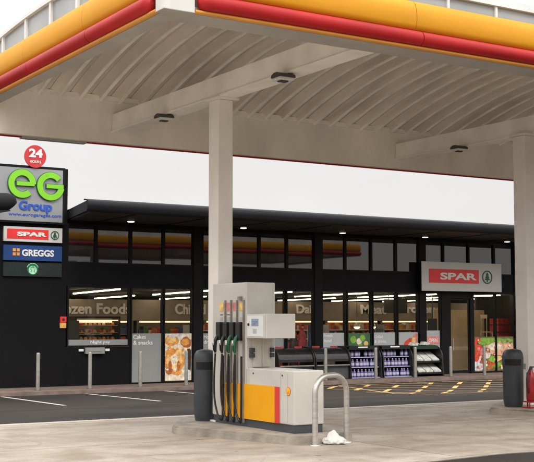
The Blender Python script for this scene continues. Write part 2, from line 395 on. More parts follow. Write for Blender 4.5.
# yellow lattice of the keep-clear box
XA, XB, YA, YB = 19.6, 31.5, 23.1, 29.7
road_line([(XA, YA), (XB, YA)], .10, M['paint_yellow'], 'yellow_box_line', .005)
road_line([(XB, YB), (XA + 1.6, YB)], .10, M['paint_yellow'], 'yellow_box_line', .005)
road_line([(XA, YA + .06), (XA + 1.6, YB - .06)], .10, M['paint_yellow'], 'yellow_box_line', .0045)
def clip(x, y, dx, dy):
    ts = []
    t0, t1 = -99, 99
    for a, d, lo, hi in ((x, dx, XA + .3, XB), (y, dy, YA + .08, YB - .08)):
        ta, tb = sorted(((lo - a) / d, (hi - a) / d)); t0 = max(t0, ta); t1 = min(t1, tb)
    return None if t1 - t0 < .5 else ((x + dx * t0, y + dy * t0), (x + dx * t1, y + dy * t1))
for k in range(-4, 13):
    c = clip(XA - 1.1 + k * 1.3, YA, .707, .707)
    if c:                                            # worn through by tyres: painted stretches with gaps
        p, q = Vector(c[0]), Vector(c[1]); L = (q - p).length; a = .1 + .35 * (k % 3)
        while a < L - .4:
            e = min(L, a + 1.0 + .3 * (k % 2)); road_line([tuple(p.lerp(q, a / L)), tuple(p.lerp(q, e / L))], .14, M['paint_dash'], 'yellow_hatch_line', .009); a = e + .95
    c = clip(XA + 2 + k * 1.7, YA, -.707, .707)
    if c: road_line(c, .085, M['paint_yellow'], 'yellow_hatch_line', .013)

# pump islands: kerbed raised platforms
def island(pts, m=M['kerb']):
    b = MB(); b.prism(pts, 'z', -.02, .115)
    es = [e for e in b.bm.edges if all(v.co.z > .1 for v in e.verts)]
    bmesh.ops.bevel(b.bm, geom=es, offset=.025, segments=2, affect='EDGES')
    return struct('pump_island', b, m)
island([(7.52, 14.55), (7.54, 14.4), (8.08, 12.48), (8.2, 12.38), (8.7, 12.34), (9.15, 12.5), (9.3, 12.8), (9.3, 15.6), (9.1, 15.8), (8.3, 15.75), (7.98, 15.3), (7.6, 14.75)])
island([(13.72, 14.75), (13.78, 14.6), (14.2, 13.9), (14.6, 12.6), (15.6, 12.6), (15.8, 12.9), (15.8, 15.6), (15.5, 15.9), (14.9, 15.7), (14.2, 15.2)])

# ------------------------------------------------------------------ canopy
X0, X1, Y0, Y1, Z0 = 5.2, 34.4, 10.3, 18.85, 4.8
can = thing('fuel_canopy', 'large forecourt canopy with yellow and red fascia, ribbed vaulted underside and cream columns', 'canopy', (19.8, 14.6, 0))
W = .40
# soffit frame (underside trim): four boxes behind the fascia
b = MB()
b.box(X0 + .03, X1 - .03, Y0 + .03, Y0 + W, Z0, Z0 + .08); 
b.box(X0 + .03, X0 + .24, Y0 + W, Y1 - .02, Z0, Z0 + .08); b.box(X1 - .3, X1 - .03, Y0 + W, Y1 - .02, Z0, Z0 + .08)
b.build('soffit_trim', M['soffit'], can)
b = MB()  # deep inner walls
b.box(X0 + .1, X1 - .1, Y1, Y1 + .12, Z0 + .02, 5.66)
b.box(X0 + .1, X1 - .1, Y0 + .12, Y0 + .3, Z0 + .08, 5.50)
b.box(X1 - .3, X1 - .1, Y0 + .3, Y1, Z0 + .08, 5.5); b.box(X0 + .08, X0 + .3, Y0 + .3, Y1, Z0 + .08, 5.36)
b.build('inner_fascia_wall', M['innerwall'], can)
b = MB()  # flashing along the head of the far wall, broken at each sheet
x = 6.3
while x < X1 - .6:
    b.box(x, x + .32, Y1 - .07, Y1 - .002, 5.575, 5.66); x += .39
b.build('rib_closure', mat('pale closure', (.85, .8, .73), .5, var=.1), can)
# vault
def vz(y):
    if y < 11.0: return 5.50 + (y - 10.6) / .4 * .352
    q = (y - 14.58) / 4.27
    return 5.62 + .78 * (1 - q * q)
VX0, VX1 = 6.2, X1 - .35
b = MB(); NY = 26; ysv = [Y0 + .3 + (Y1 - Y0 - .3) * i / NY for i in range(NY + 1)]
prof = []; x = VX0; P = .39
while x < VX1:
    prof += [(x, 0), (x + .035, -.055), (x + .085, -.055), (x + .12, 0), (x + P * .64, .03)]; x += P
prof.append((VX1, 0))
rows = []
for y in ysv:
    d = 2 * (y - 14.58) / 4.27 ** 2 * .78; nn = Vector((0, d, 1)).normalized()
    rows.append([b.bm.verts.new((px, y + nn.y * pz, vz(y) + nn.z * pz)) for px, pz in prof])
for r0, r1 in zip(rows, rows[1:]):
    for i in range(len(prof) - 1): b.bm.faces.new((r0[i], r0[i + 1], r1[i + 1], r1[i]))
b.build('roof_vault', M['vault'], can)
b = MB(); x = VX0                                    # standing cap strip of each sheet joint
while x < VX1 - .2:
    for y0, y1 in zip(ysv, ysv[1:]):
        b.face([(x + .03, y0, vz(y0) - .068), (x + .09, y0, vz(y0) - .068), (x + .09, y1, vz(y1) - .068), (x + .03, y1, vz(y1) - .068)])
        b.face([(x + .03, y0, vz(y0) - .068), (x + .03, y1, vz(y1) - .068), (x + .03, y1, vz(y1) - .03), (x + .03, y0, vz(y0) - .03)])
    x += P
b.build('sheet_ribs', mat('pale rib caps', (.88, .84, .78), .5, var=.15, scale=2), can)
b = MB()
for y0, y1 in zip(ysv, ysv[1:]):
    b.face([(VX0, y0, vz(y0) + .03), (VX1, y0, vz(y0) + .03), (VX1, y1, vz(y1) + .03), (VX0, y1, vz(y1) + .03)])
    for xx in (VX0 - .01, VX1 + .01): b.face([(xx, y0, 5.3), (xx, y1, 5.3), (xx, y1, vz(y1) + .1), (xx, y0, vz(y0) + .1)])
bmesh.ops.remove_doubles(b.bm, verts=b.bm.verts, dist=.001)
b.build('roof_skin', M['grey_panel'], can)
# fascia runs. outline: distance outwards from the face, height
def fy(z): return None
YEL = [(0, 5.015), (.035, 5.02), (.062, 5.08), (.070, 5.16), (.062, 5.25), (.035, 5.33), (.0, 5.37), (-.06, 5.39), (-.06, 5.015)]
LIP = [(0, 4.795), (.03, 4.797), (.042, 4.812), (.035, 4.832), (0, 4.834), (-.03, 4.83), (-.03, 4.802)]
def run(name, outline, side, a0, a1, m, joints=None):
    """one fascia piece along a side of the canopy, with open joints"""
    cuts = [a0] + (joints or []) + [a1]; b = MB()
    for s, e in zip(cuts, cuts[1:]):
        s += .004; e -= .004
        if side == 'near': b.prism([(Y0 - d, z) for d, z in outline], 'x', s, e, None, True)
        if side == 'far': b.prism([(Y1 + .14 + d, z) for d, z in outline], 'x', s, e, None, True)
        if side == 'left': b.prism([(X0 - d, z) for d, z in outline], 'y', s, e, None, True)
        if side == 'right': b.prism([(X1 + d, z) for d, z in outline], 'y', s, e, None, True)
    return b.build(name, m, can)
jn = [8.47 + 2.03 * i for i in range(12)]
jl = [12.35, 14.35, 16.4]
run('yellow_fascia', YEL, 'near', 5.53, X1, M['yellow'], jn); run('yellow_fascia', YEL, 'far', X0, X1, M['yellow'], jn)
run('yellow_fascia', YEL, 'left', 10.47, Y1 + .14, M['yellow'], jl); run('yellow_fascia', YEL, 'right', Y0, Y1 + .14, M['yellow'], jl)
run('orange_lip', LIP, 'near', 5.53, X1, M['yellow_lip']); run('orange_lip', LIP, 'left', 10.47, Y1 + .14, M['yellow_lip']); run('orange_lip', LIP, 'right', Y0, Y1 + .14, M['yellow_lip'])
def tube_run(p, q, cuts):
    b = MB(); p = Vector(p); q = Vector(q); L = (q - p).length; d = (q - p) / L; r = .088
    cc = [0] + cuts + [L]
    for i, (s, e) in enumerate(zip(cc, cc[1:])):
        s += .006; e -= .006
        pts, rs = [], []
        if i == 0:
            for k in range(5): a = R(90 * k / 4); pts.append(p + d * (s + r * .8 * (1 - math.cos(R(90) - a)) if False else p.to_4d().to_3d() * 0 + Vector((0, 0, 0))) if False else p + d * (s + r * (1 - math.sin(a)) ** 1)); rs.append(max(.004, r * math.cos(a)))
            pts, rs = pts[::-1], rs[::-1]
            pts = [p + d * (s + r * (1 - math.cos(R(90 * k / 4)))) for k in range(5)]; rs = [max(.02, r * math.sin(R(90 * k / 4))) for k in range(5)]
        else: pts, rs = [p + d * s], [r]
        pts += [p + d * e]; rs += [r]
        b.tube(pts, r, None, 20, True, rs)
    return b.build('red_fascia_tube', M['red'], can)
tz = 4.922
tube_run((5.56, Y0 - .025, tz), (X1, Y0 - .025, tz), [2.98 + 3.0 * i for i in range(9)])
tube_run((X0 - .025, 10.56, tz), (X0 - .025, Y1 + .14, tz), [1.6 + 1.95 * i for i in range(4)])
tube_run((X1 + .025, 10.4, tz), (X1 + .025, Y1 + .14, tz), [3, 6])
tube_run((X0 + .02, Y1 + .17, tz - .02), (X1, Y1 + .17, tz - .02), [3.0 * i for i in range(1, 9)])
b = MB(); b.box(6.8, 8.0, Y1 + .10, Y1 + .24, Z0 - .018, Z0 + .03); b.build('far_trim', M['soffit'], can)
b = MB(); b.box(X0 + .3, X1 - .02, Y1 + .125, Y1 + .17, Z0 - .004, Z0 + .028); b.build('red_drip_trim', M['red'], can)
# white rounded corner pieces
b = MB()
oc = [(5.525, Y0 - .03)] + [(X0 + .06 - .09 * math.sin(R(a)), Y0 + .06 - .09 * math.cos(R(a))) for a in range(0, 91, 15)] + [(X0 - .03, 10.465), (X0 + .2, 10.465), (5.525, Y0 + .2)]
b.prism(oc, 'z', Z0 + .002, 5.40); b.build('corner_panel', M['corner'], can)
b = MB(); b.box(X0 - .035, 5.53, Y0 - .035, 10.46, Z0 - .006, Z0 + .0015); b.build('corner_trim', M['soffit'], can)
# clerestory above the fascia
def gtop(y): return 5.71 - .0215 * (y - 13.66) ** 2 if y > 13.66 else 5.71 - .012 * (y - 13.66) ** 2
b = MB(); b.box(X0 + .3, X1, Y0 + .08, Y0 + .118, 5.38, 5.53); b.build('clerestory_panel', M['grey_panel'], can)
b = MB(); b.box(X0 + .1, X1, Y0 + .03, Y0 + .15, 5.53, 5.62)
x = 5.92
while x < X1: b.box(x - .018, x + .018, Y0 + .05, Y0 + .079, 5.37, 5.529); x += .786
b.build('clerestory_frame', M['white_frame'], can)
b = MB(); yy = [10.5 + .35 * i for i in range(24)]
for y0, y1 in zip(yy, yy[1:]): b.prism([(y0, 5.37), (y1, 5.37), (y1, max(5.38, gtop(y1) - .04)), (y0, max(5.38, gtop(y0) - .04))], 'x', X0 + .05, X0 + .078, None)
b.build('clerestory_panel', M['grey_panel'], can)
b = MB()
for y0, y1 in zip(yy, yy[1:]): b.prism([(y0, gtop(y0) - .04), (y1, gtop(y1) - .04), (y1, gtop(y1) + .01), (y0, gtop(y0) + .01)], 'x', X0 + .0, X0 + .14, None)
for y in (11.0, 11.86, 12.72, 13.6, 14.5, 15.42, 16.3): b.box(X0 + .015, X0 + .049, y - .03, y + .03, 5.36, gtop(y) - .04)
b.build('clerestory_frame', M['white_frame'], can)
# beams and columns
BX = [8.45, 14.98, 21.5, 28.0]
for bx in BX:
    b = MB()
    b.box(bx, bx + .03 + .2, Y0 + .31, Y1 - .005, 5.03, 5.34, bev=.008)
    b.box(bx - .03, bx + .26, Y0 + .31, Y1 - .002, 5.00, 5.028)
    b.build('roof_beam', M['beam'], can)
for cx in (8.43, 14.80, 21.4, 27.9):
    b = MB(); b.box(cx - .01, cx + .25, 14.88, 15.18, .0, 4.965, bev=.018)
    b.box(cx - .05, cx + .33, 14.83, 15.23, 4.966, 4.998); b.box(cx - .09, cx + .37, 14.8, 15.26, .11, .14)
    b.build('column', M['steel_cream'], can)
# under-canopy lamps
lamp0 = None
for (x, y), lb in (((8.38, 13.0), 'dark square canopy lamp under the left beam nearest the viewer'), ((8.40, 16.66), 'dark square canopy lamp under the left beam, far side of the column'),
              ((14.80, 16.65), 'dark square canopy lamp under the right hand roof beam')):
    if lamp0 is None:
        lamp0 = thing('canopy_lamp', lb, 'lamp', (x, y, 4.98), 'lamps under the canopy')
        b = MB(); b.prism([(y - .12, 4.935), (y - .10, 4.975), (y - .04, 4.999), (y + .04, 4.999), (y + .10, 4.975), (y + .12, 4.935)], 'x', x - .13, x + .13); b.build('lamp_housing', M['lamp_house'], lamp0)
        b = MB(); b.box(x - .12, x + .12, y - .11, y + .11, 4.895, 4.934, bev=.012); b.build('lens', M['lamp_lens'], lamp0)
        b = MB(); b.box(x - .07, x + .055, y - .045, y + .045, 4.878, 4.894); b.build('sensor', M['lamp_house'], lamp0)
    else: dup(lamp0, (x, y, 4.98), lb)

# ------------------------------------------------------------------ store building
F = 32.5; G = -.36
st = thing('convenience_store', 'low charcoal clad shop with long glazed front and overhanging flat roof', 'building', (22, 40, G))
b = MB()
b.box(2, 13.13, F, F + .5, -.6, 6.22)                       # tall black wall that carries the signs
for x in (4.2, 6.2, 8.2, 10.2): b.box(x, x + .012, F - .004, F + .01, -.4, 6.2)
b.build('sign_wall', M['dark_clad'], st)
b = MB(); b.box(13.131, 15.27, F + .02, F + .2, G, .80); b.box(13.131, 40, F + .0, F + .22, 2.67, 3.35); b.box(31.72, 40, F + .02, F + .25, G, 2.67); b.box(31.72, 40, F + .02, F + .25, 3.35, 4.69)
for x in (17.6, 22.3, 26.9): b.box(x, x + .01, F - .003, F + .01, 2.68, 3.34)
b.build('wall', M['dark_clad'], st)
b = MB(); b.box(2, 40, 54, 54.3, -.5, 4.7); b.box(1.7, 1.999, F + .5, 54, -.5, 4.7); b.box(40, 40.3, F, 54, -.5, 4.7); b.build('rear_wall', M['dark_clad'], st)
b = MB(); b.box(2, 40, F + .25, 54, -.5, -.35); b.build('shop_floor', M['floor_int'], st)
b = MB(); b.box(2.01, 39.99, F + .25, 53.9, 2.75, 2.85); b.build('ceiling', M['dark_room'], st)
b = MB(); b.prism([(12.55, 29.56), (36, 29.56), (41, 30.5), (41, 54.5), (2, 54.5), (2, 33.1), (13.14, 33.1), (13.14, 32.40)], 'z', 4.70, 4.985)
b.build('roof', M['roof_edge'], st)
b = MB(); b.prism([(29.50, 4.72), (29.46, 4.80), (29.46, 4.94), (29.52, 5.0), (29.75, 5.03), (29.75, 4.986), (29.555, 4.986), (29.56, 4.66), (29.53, 4.66)], 'x', 12.5, 36, None, True); b.build('gutter', M['roof_edge'], st)
b = MB(); b.prism([(12.7, 29.7), (40, 29.7), (40, F - .01), (13.2, F - .01)], 'z', 4.66, 4.699)
b.build('soffit', mat('grey brown soffit', (.028, .024, .021), .6, var=.1, scale=1), st)
for x in (14.1, 16.4, 18.7, 21.0, 23.3, 25.6, 27.9, 30.2):
    b = MB(); b.box(x - .025, x + .025, 29.8, F - .02, 4.645, 4.659); b.build('soffit_joint', M['dark_frame'], st)
for x in (17.48, 22.22, 26.86, 31.6):
    b = MB(); b.box(x, x + .32 if x < 30 else x + .12, F - .03, F + .22, G, 4.68); b.build('pilaster', M['dark_frame'], st)
def window(x0, x1, z0, z1, glass, fr=.05):
    b = MB(); b.box(x0 - fr, x0, F, F + .12, z0, z1); b.box(x1, x1 + fr, F, F + .12, z0, z1)
    b.box(x0 - fr, x1 + fr, F + .002, F + .118, z0 - fr, z0); b.box(x0 - fr, x1 + fr, F + .002, F + .118, z1, z1 + fr)
    f = b.build('window', M['dark_frame'], st)
    q = [random.uniform(-.004, .004) for _ in range(3)]; yb = F + .054          # no two panes hang quite alike
    b = MB(); b.face([(x0, yb, z0), (x1, yb + q[0], z0), (x1, yb + q[0] + q[1], z1), (x0, yb + q[1], z1)]); b.build('pane', glass, f)
up = [(13.18, 14.04), (14.14, 15.21), (15.31, 16.36), (16.46, 17.45), (17.86, 18.84), (18.94, 19.95), (20.05, 21.05), (21.15, 22.18),
      (22.58, 23.5), (23.6, 24.64), (24.74, 25.76), (25.86, 26.82), (27.2, 28.0), (28.1, 29.25), (29.35, 30.55), (30.65, 31.57)]
for a, c in up: window(a, c, 3.40, 4.52, M['upper_glass'])
b = MB(); b.box(13.13, 31.72, F + .13, F + .2, 4.571, 4.689); b.box(13.13, 31.72, F + .15, F + .2, 3.351, 4.57); b.build('head_frame', M['dark_frame'], st)
lo = [(13.22, 15.2, .86), (15.33, 16.36, G + .05), (16.48, 17.45, G + .05), (17.86, 18.84, G + .05), (18.94, 19.95, G + .05), (20.05, 20.98, G + .05), (21.12, 22.18, G + .05),
      (22.58, 23.5, G + .05), (23.66, 24.64, G + .05), (24.78, 25.76, G + .05), (25.9, 26.82, G + .05), (27.2, 27.86, G + .05), (29.53, 30.6, G + .05), (30.68, 31.57, G + .05)]
for a, c, z in lo: window(a, c, z, 2.62, M['glass'])
# sliding entrance door
b = MB(); b.box(27.92, 28.33, F - .01, F + .14, G, 2.67); b.box(29.33, 29.47, F - .01, F + .14, G, 2.67); b.box(28.33, 29.33, F - .005, F + .14, 2.45, 2.67); b.build('door_frame', M['dark_frame'], st)
b = MB(); b.box(28.335, 28.40, F + .03, F + .08, G + .02, 2.44); b.box(29.26, 29.325, F + .03, F + .08, G + .02, 2.44); b.box(28.4, 29.26, F + .03, F + .08, G + .02, G + .12); b.box(28.4, 29.26, F + .03, F + .08, 2.38, 2.44)
dr = b.build('door', M['dark_frame'], st)
b = MB(); b.face([(28.40, F + .05, G + .12), (29.26, F + .05, G + .12), (29.26, F + .05, 2.38), (28.40, F + .05, 2.38)]); b.build('pane', M['glass_door'], dr)
b = MB(); b.box(28.46, 28.49, F - .0, F + .03, .5, .95); b.build('handle', M['steel'], dr)
# inside partitions
b = MB(); b.box(8, 39.9, 40, 40.2, 1.62, 2.42); b.build('bulkhead', M['bulk'], st)
b = MB(); b.box(8, 39.9, 41.5, 41.7, -.35, 2.0); b.build('interior_wall', M['bulk'], st)
b = MB(); b.box(30.2, 32.9, 35.6, 35.7, -.35, 2.05); b.build('lobby_wall', M['beige'], st)
b = MB(); b.box(33.0, 39, 36.2, 36.3, -.35, 2.7); b.build('dark_partition', M['dark_room'], st)

# lit ceiling strips inside
s0 = None; k = 0
for i in range(8):
    for j in range(2):
        x, y = 12.1 + 3.3 * i + j * 1.1, 33.6 + j * 8.2
        lb = 'lit ceiling strip light, %s from the left in the %s row of the shop' % (['first', 'second', 'third', 'fourth', 'fifth', 'sixth', 'seventh', 'eighth', 'ninth', 'tenth', 'last'][i], ['front', 'rear'][j])
        if s0 is None:
            s0 = thing('strip_light', lb, 'light', (x, y, 2.65), 'strip lights inside the shop')
            b = MB(); b.prism([(x - .026, y), (x + .026, y), (x + 1.076, y + 6.4), (x + 1.024, y + 6.4)], 'z', 2.60, 2.64); b.build('tube', M['strip'], s0)
            b = MB(); b.prism([(x - .036, y), (x + .036, y), (x + 1.086, y + 6.4), (x + 1.014, y + 6.4)], 'z', 2.642, 2.70)
            for t in (.1, .9): b.box(x + 1.05 * t - .01, x + 1.05 * t + .01, y + 6.4 * t - .01, y + 6.4 * t + .01, 2.70, 2.75)
            b.build('housing', M['film'], s0)
        else: dup(s0, (x, y, 2.65), lb)
for x, d in ((29.0, 'behind the entrance door'), (31.0, 'above the wooden high chair')):  # fill panels added above the window head to brighten lobby, chair and crates
    t = thing('lobby_fill', 'added square lit fill panel inside, ' + d, 'light', (x, 33.1, 2.7), 'added lobby fill panels')
    b = MB(); b.box(x - .5, x + .5, 32.85, 33.35, 2.69, 2.72); b.build('diffuser', M['fill_panel'], t)
    b = MB(); b.box(x - .55, x + .55, 32.8, 33.4, 2.721, 2.748); b.build('frame', M['film'], t)
# bulkhead letters
for word, x0, x1, z0, z1, lb in (('Frozen Foods', 15.55, 18.78, 1.86, 2.27, 'pale raised letters reading Frozen Foods on the shop bulkhead'),
                         ('Chilled', 20.7, 22.05, 1.86, 2.28, 'pale raised letters reading Chilled on the shop bulkhead'),
                         ('Dairy', 26.4, 27.7, 1.80, 2.29, 'pale raised letters reading Dairy on the shop bulkhead'),
                         ('Meat', 29.75, 31.15, 1.90, 2.31, 'pale raised letters reading Meat on the shop bulkhead'),
                         ('Grocery', 31.75, 34.2, 1.85, 2.33, 'pale raised letters reading Grocery on the shop bulkhead')):
    t = thing('department_sign', lb, 'sign', ((x0 + x1) / 2, 39.99, z0), 'department names on the bulkhead')
    text('lettering', word, x0, x1, z0, z1, 39.99, M['letter'], t, depth=.05, bold=.03)
# dark hanging screen in front of the bulkhead
def simple(name, lb, cat, mb, m, group=None): return tag(mb.build(name, m), lb, cat, group)
b = MB(); b.box(28.40, 29.55, 36.5, 36.6, 1.93, 2.48, bev=.01); b.box(28.6, 28.63, 36.53, 36.56, 2.48, 2.745); b.box(29.35, 29.38, 36.53, 36.56, 2.48, 2.745)
simple('hanging_screen', 'black screen hanging from the shop ceiling between Meat and Grocery letters', 'screen', b, M['black'])
b = MB(); b.box(28.9, 29.33, 34.4, 34.46, 1.2, 1.7, bev=.01); b.box(29.1, 29.13, 34.41, 34.45, 1.7, 2.745)
simple('hanging_screen', 'small black screen inside, just left of the entrance door', 'screen', b, M['black'])

# shelving at the back, with goods
for i, x in enumerate([13.4, 16.4, 19.4, 22.4, 25.4, 28.4, 31.4]):
    pos = ['under the Frozen Foods letters, leftmost', 'under the end of the Frozen Foods letters', 'under the Chilled letters', 'right of the Chilled letters', 'left of the Dairy letters', 'under the Dairy letters', 'under the Meat and Grocery letters'][i]
    t = thing('chiller_cabinet', 'open lit chiller cabinet full of groceries ' + pos, 'chiller', (x + 1.4, 41.1, -.35), 'chiller cabinets along the back wall')
    b = MB(); b.box(x, x + 2.85, 41.3, 41.45, -.34, 1.6); b.box(x, x + .05, 40.7, 41.3, -.34, 1.6); b.box(x + 2.8, x + 2.85, 40.7, 41.3, -.34, 1.6); b.box(x, x + 2.85, 40.6, 41.3, 1.602, 1.7); b.build('cabinet', M['film'], t)
    for z in (-.1, .3, .7, 1.1):
        b = MB(); b.box(x + .06, x + 2.79, 40.72, 41.29, z - .03, z); b.build('shelf', M['film_pale'], t)
    b = MB(); b.box(x + .1, x + 2.75, 40.62, 40.68, 1.54, 1.6); b.build('case_light', M['case_glow'], t)
    b = MB(); 
    for z in (-.1, .3, .7, 1.1):
        xx = x + .1
        while xx < x + 2.6:
            wd = random.uniform(.09, .24); b.box(xx, xx + wd, 40.76, 41.1, z + .001, z + random.uniform(.14, .3), random.choice(GOODS)); xx += wd + .01
    o = b.build('groceries'); o['kind'] = 'stuff'; o['label'] = 'mixed packets and tubs on the chiller shelves'; o['category'] = 'groceries'
for i, x in enumerate((20.2, 23.2, 26.6, 29.4)):
    t = thing('shelving_unit', 'mid shop shelving unit with bright packets, %s along the windows' % ['first', 'second', 'third', 'fourth'][i], 'shelving', (x + 1.2, 38.2, -.35), 'shelving units in the shop')
    b = MB(); b.box(x, x + 2.4, 38.3, 38.36, -.34, 1.45); b.box(x, x + .04, 37.9, 38.3, -.34, 1.45); b.box(x + 2.36, x + 2.4, 37.9, 38.3, -.34, 1.45); b.build('frame', M['film_pale'], t)
    for z in (.1, .5, .9, 1.25):
        b = MB(); b.box(x + .05, x + 2.35, 37.85, 38.29, z - .03, z); b.build('shelf', M['white'], t)
    b = MB()
    for z in (.1, .5, .9, 1.25):
        xx = x + .06
        while xx < x + 2.2:
            wd = random.uniform(.06, .16); b.box(xx, xx + wd, 37.9, 38.2, z + .001, z + random.uniform(.14, .3), random.choice(GOODS[:2] + GOODS[:3] + GOODS[5:])); xx += wd + .01
    o = b.build('packets'); o['kind'] = 'stuff'; o['label'] = 'red, orange and cream packets on the mid shop shelves'; o['category'] = 'groceries'
# bakery counter behind the first window
t = thing('bakery_counter', 'warm lit bakery display counter behind the night pay window', 'counter', (16.4, 37.2, -.35))
b = MB(); b.box(14.9, 17.4, 36.9, 37.6, -.34, .75); b.build('base', M['film'], t)
for z in (.95, 1.2, 1.45):
    b = MB(); b.box(15.35, 16.9, 37.0, 37.5, z - .02, z); b.build('shelf', M['wood'], t)
b = MB(); 
for z in (.75, .95, 1.2, 1.45):
    x = 15.4
    while x < 16.8: r = random.uniform(.05, .09); b.lathe([(r, z + .002), (r * 1.1, z + .05), (r * .6, z + .1)], x, 37.15, random.choice([M['pastry'], M['pastry_light'], M['cream'], M['pastry_dark']]), 8); x += .17
o = b.build('pastries'); o['kind'] = 'stuff'; o['label'] = 'golden pastries on the bakery counter'; o['category'] = 'pastries'
b = MB(); b.box(15.3, 16.95, 37.05, 37.12, 1.60, 1.64); b.build('case_light', M['case_glow'], t)
b = MB(); b.box(15.28, 15.33, 36.95, 37.55, .75, 1.7); b.box(16.92, 16.97, 36.95, 37.55, .75, 1.7); b.box(15.28, 16.97, 36.95, 37.55, 1.7, 1.76); b.build('frame', M['black'], t)
b = MB(); b.box(14.55, 15.15, 36.3, 36.4, .9, 1.62); b.box(14.8, 14.9, 36.32, 36.38, -.35, .9); tt = simple('menu_stand', 'black framed display stand behind the left of the night pay window', 'stand', b, M['film_dark'])
b = MB(); b.lathe([(.05, .75), (.16, .8), (.19, .95), (.15, 1.1), (.05, 1.14)], 14.45, 36.0, None, 14); b.box(14.35, 14.55, 35.9, 36.1, -.35, .75, M['film']); simple('yellow_container', 'round yellow container behind the left edge of the night pay window', 'container', b, flat('mustard', (.5, .42, .08)))
for i, x in enumerate((25.95, 26.7)):
    t = thing('heat_lamp', ['left', 'right'][i] + ' of two glowing orange heat lamps over the hot food', 'lamp', (x, 35.1, 2.6), 'heat lamps over the hot food counter')
    b = MB(); b.tube([(x, 35.1, 2.745), (x, 35.1, 1.55)], .01, None, 6); b.build('cord', M['black'], t)
    b = MB(); b.lathe([(.03, 1.55), (.09, 1.47), (.14, 1.38), (.135, 1.38)], x, 35.1, None, 16); b.build('lamp_shade', M['steel'], t)
    b = MB(); b.lathe([(.05, 1.30), (.12, 1.35), (.12, 1.376)], x, 35.1, None, 14); b.build('bulb', M['heat'], t)
t = thing('hot_food_counter', 'hot food counter with leafy salad trays below the heat lamps', 'counter', (26.2, 35.2, -.35))
b = MB(); b.box(25.0, 27.4, 34.9, 35.6, -.34, .85); b.build('base', M['film'], t)
b = MB()
for x in [25.1 + .19 * i for i in range(12)]: b.lathe([(.09, .852), (.1, .93), (.05, 1.0)], x, 35.1, random.choice([M['lettuce'], M['green_case'], M['cream'], M['pastry_light']]), 8)
b.build('salad', M['lettuce'], t)
# bags and sacks inside, behind the black racks
for i, (x, h, m, lb) in enumerate(((21.55, 1.05, 'red_bag', 'small red sack behind the glass at the left of the black rack'), (21.95, 1.2, 'choc', 'dark upright sack between two red sacks behind the glass'), (22.3, 1.35, 'red_bag', 'tall bright red sack behind the glass'), (22.72, 1.3, 'blue_bag', 'dark blue sack beside the tall red sack'))):
    b = MB(); b.lathe([(.14, -.34), (.17, .1), (.17, h * .6), (.13, h * .85), (.06, h * .95), (.09, h)], x, 33.4, None, 12, 1, .7); simple('sack', lb, 'sack', b, M[m], 'sacks behind the glass')
# high stool and red crate tower right of the door
t = thing('wooden_high_chair', 'pale wooden high chair inside, right of the entrance door', 'chair', (31.45, 33.9, -.35))
for sx in (-1, 1):
    for sy in (-1, 1):
        b = MB(); b.tube([(31.45 + sx * .24, 33.9 + sy * .22, -.345), (31.45 + sx * .15, 33.9 + sy * .15, 1.15)], .022, None, 6); b.build('leg', M['wood'], t)
b = MB(); b.box(31.28, 31.62, 33.73, 34.07, 1.15, 1.18); b.build('seat', M['wood'], t)
b = MB(); b.box(31.28, 31.62, 34.04, 34.07, 1.7, 1.85); b.tube([(31.3, 34.05, 1.18), (31.3, 34.05, 1.84)], .015, None, 6); b.tube([(31.6, 34.05, 1.18), (31.6, 34.05, 1.84)], .015, None, 6); b.build('backrest', M['wood'], t)
b = MB()
for k in range(3): b.box(31.8, 32.58, 33.6, 34.1, .9 + .28 * k, 1.14 + .28 * k)
b.box(31.75, 32.62, 33.6, 34.1, -.35, .88, M['black'])
simple('red_crate_stack', 'stack of dull red plastic crates inside, right of the high chair', 'crates', b, M['red_dim'])

# ------------------------------------------------------------------ window films and posters (flat prints on the glass)
PY0, PY1 = F + .040, F + .046
def film(x0, x1, z0, z1, m, name, lb, lines=(), group='printed window films'):
    t = thing(name, lb, 'window sticker', ((x0 + x1) / 2, PY0, z0), group)
    b = MB(); b.box(x0, x1, PY0, PY1, z0, z1); b.build('film', m, t)
    for s, a, c, d, e in lines: text('lettering', s, a, c, d, e, PY0 - .0005, M['white'], t, depth=.003, bold=.01)
    return t
# these sit behind clear glass, so the print faces -Y
film(13.22, 15.2, .86, 1.03, M['film'], 'window_film', 'narrow grey film reading Night pay along the left window', [('Night pay', 13.95, 14.6, .89, 1.0)])
film(15.33, 16.36, G + .05, 1.21, M['film'], 'window_film', 'tall grey window film reading Cakes and snacks', [('Cakes', 15.39, 15.82, 1.04, 1.17), ('& snacks', 15.39, 16.06, .86, .99)])
film(17.86, 18.84, .3, 1.2, M['film'], 'window_film', 'grey window film reading Hot drinks, beside the canopy column', [('Hot', 17.9, 18.15, 1.03, 1.15), ('drinks', 17.9, 18.35, .86, .98)])
film(20.05, 20.98, .5, 1.0, M['film'], 'window_film', 'plain grey window film behind the pump display box')
film(22.58, 23.5, .4, 1.19, M['film_pale'], 'window_film', 'pale window film reading Fresh food, right of the sacks', [('Fresh', 22.63, 23.0, 1.04, 1.15), ('food', 22.63, 22.95, .86, .98)])
film(24.78, 25.76, .4, 1.19, M['film_pale'], 'window_film', 'pale window film reading Chilled and drinks, above the bottle racks', [('Chilled', 24.83, 25.2, .99, 1.09), ('& drinks', 24.83, 25.36, .82, .93)])
t = film(25.9, 26.82, .4, 1.19, M['film_pale'], 'food_poster', 'white poster with red and orange food slices above the newspaper rack')
b = MB(); b.prism([(26.1, .65), (26.2, .85), (26.45, 1.0), (26.55, .98), (26.5, .8), (26.3, .65)], 'y', PY0 - .003, PY0 - .001, M['tomato']); b.prism([(26.55, .7), (26.6, 1.1), (26.8, 1.15), (26.8, .7)], 'y', PY0 - .003, PY0 - .001, M['pinkp']); b.disc_y(26.62, .9, .1, PY0 - .006, PY0 - .004, M['pastry_light'], 14)
b.build('print', None, t)
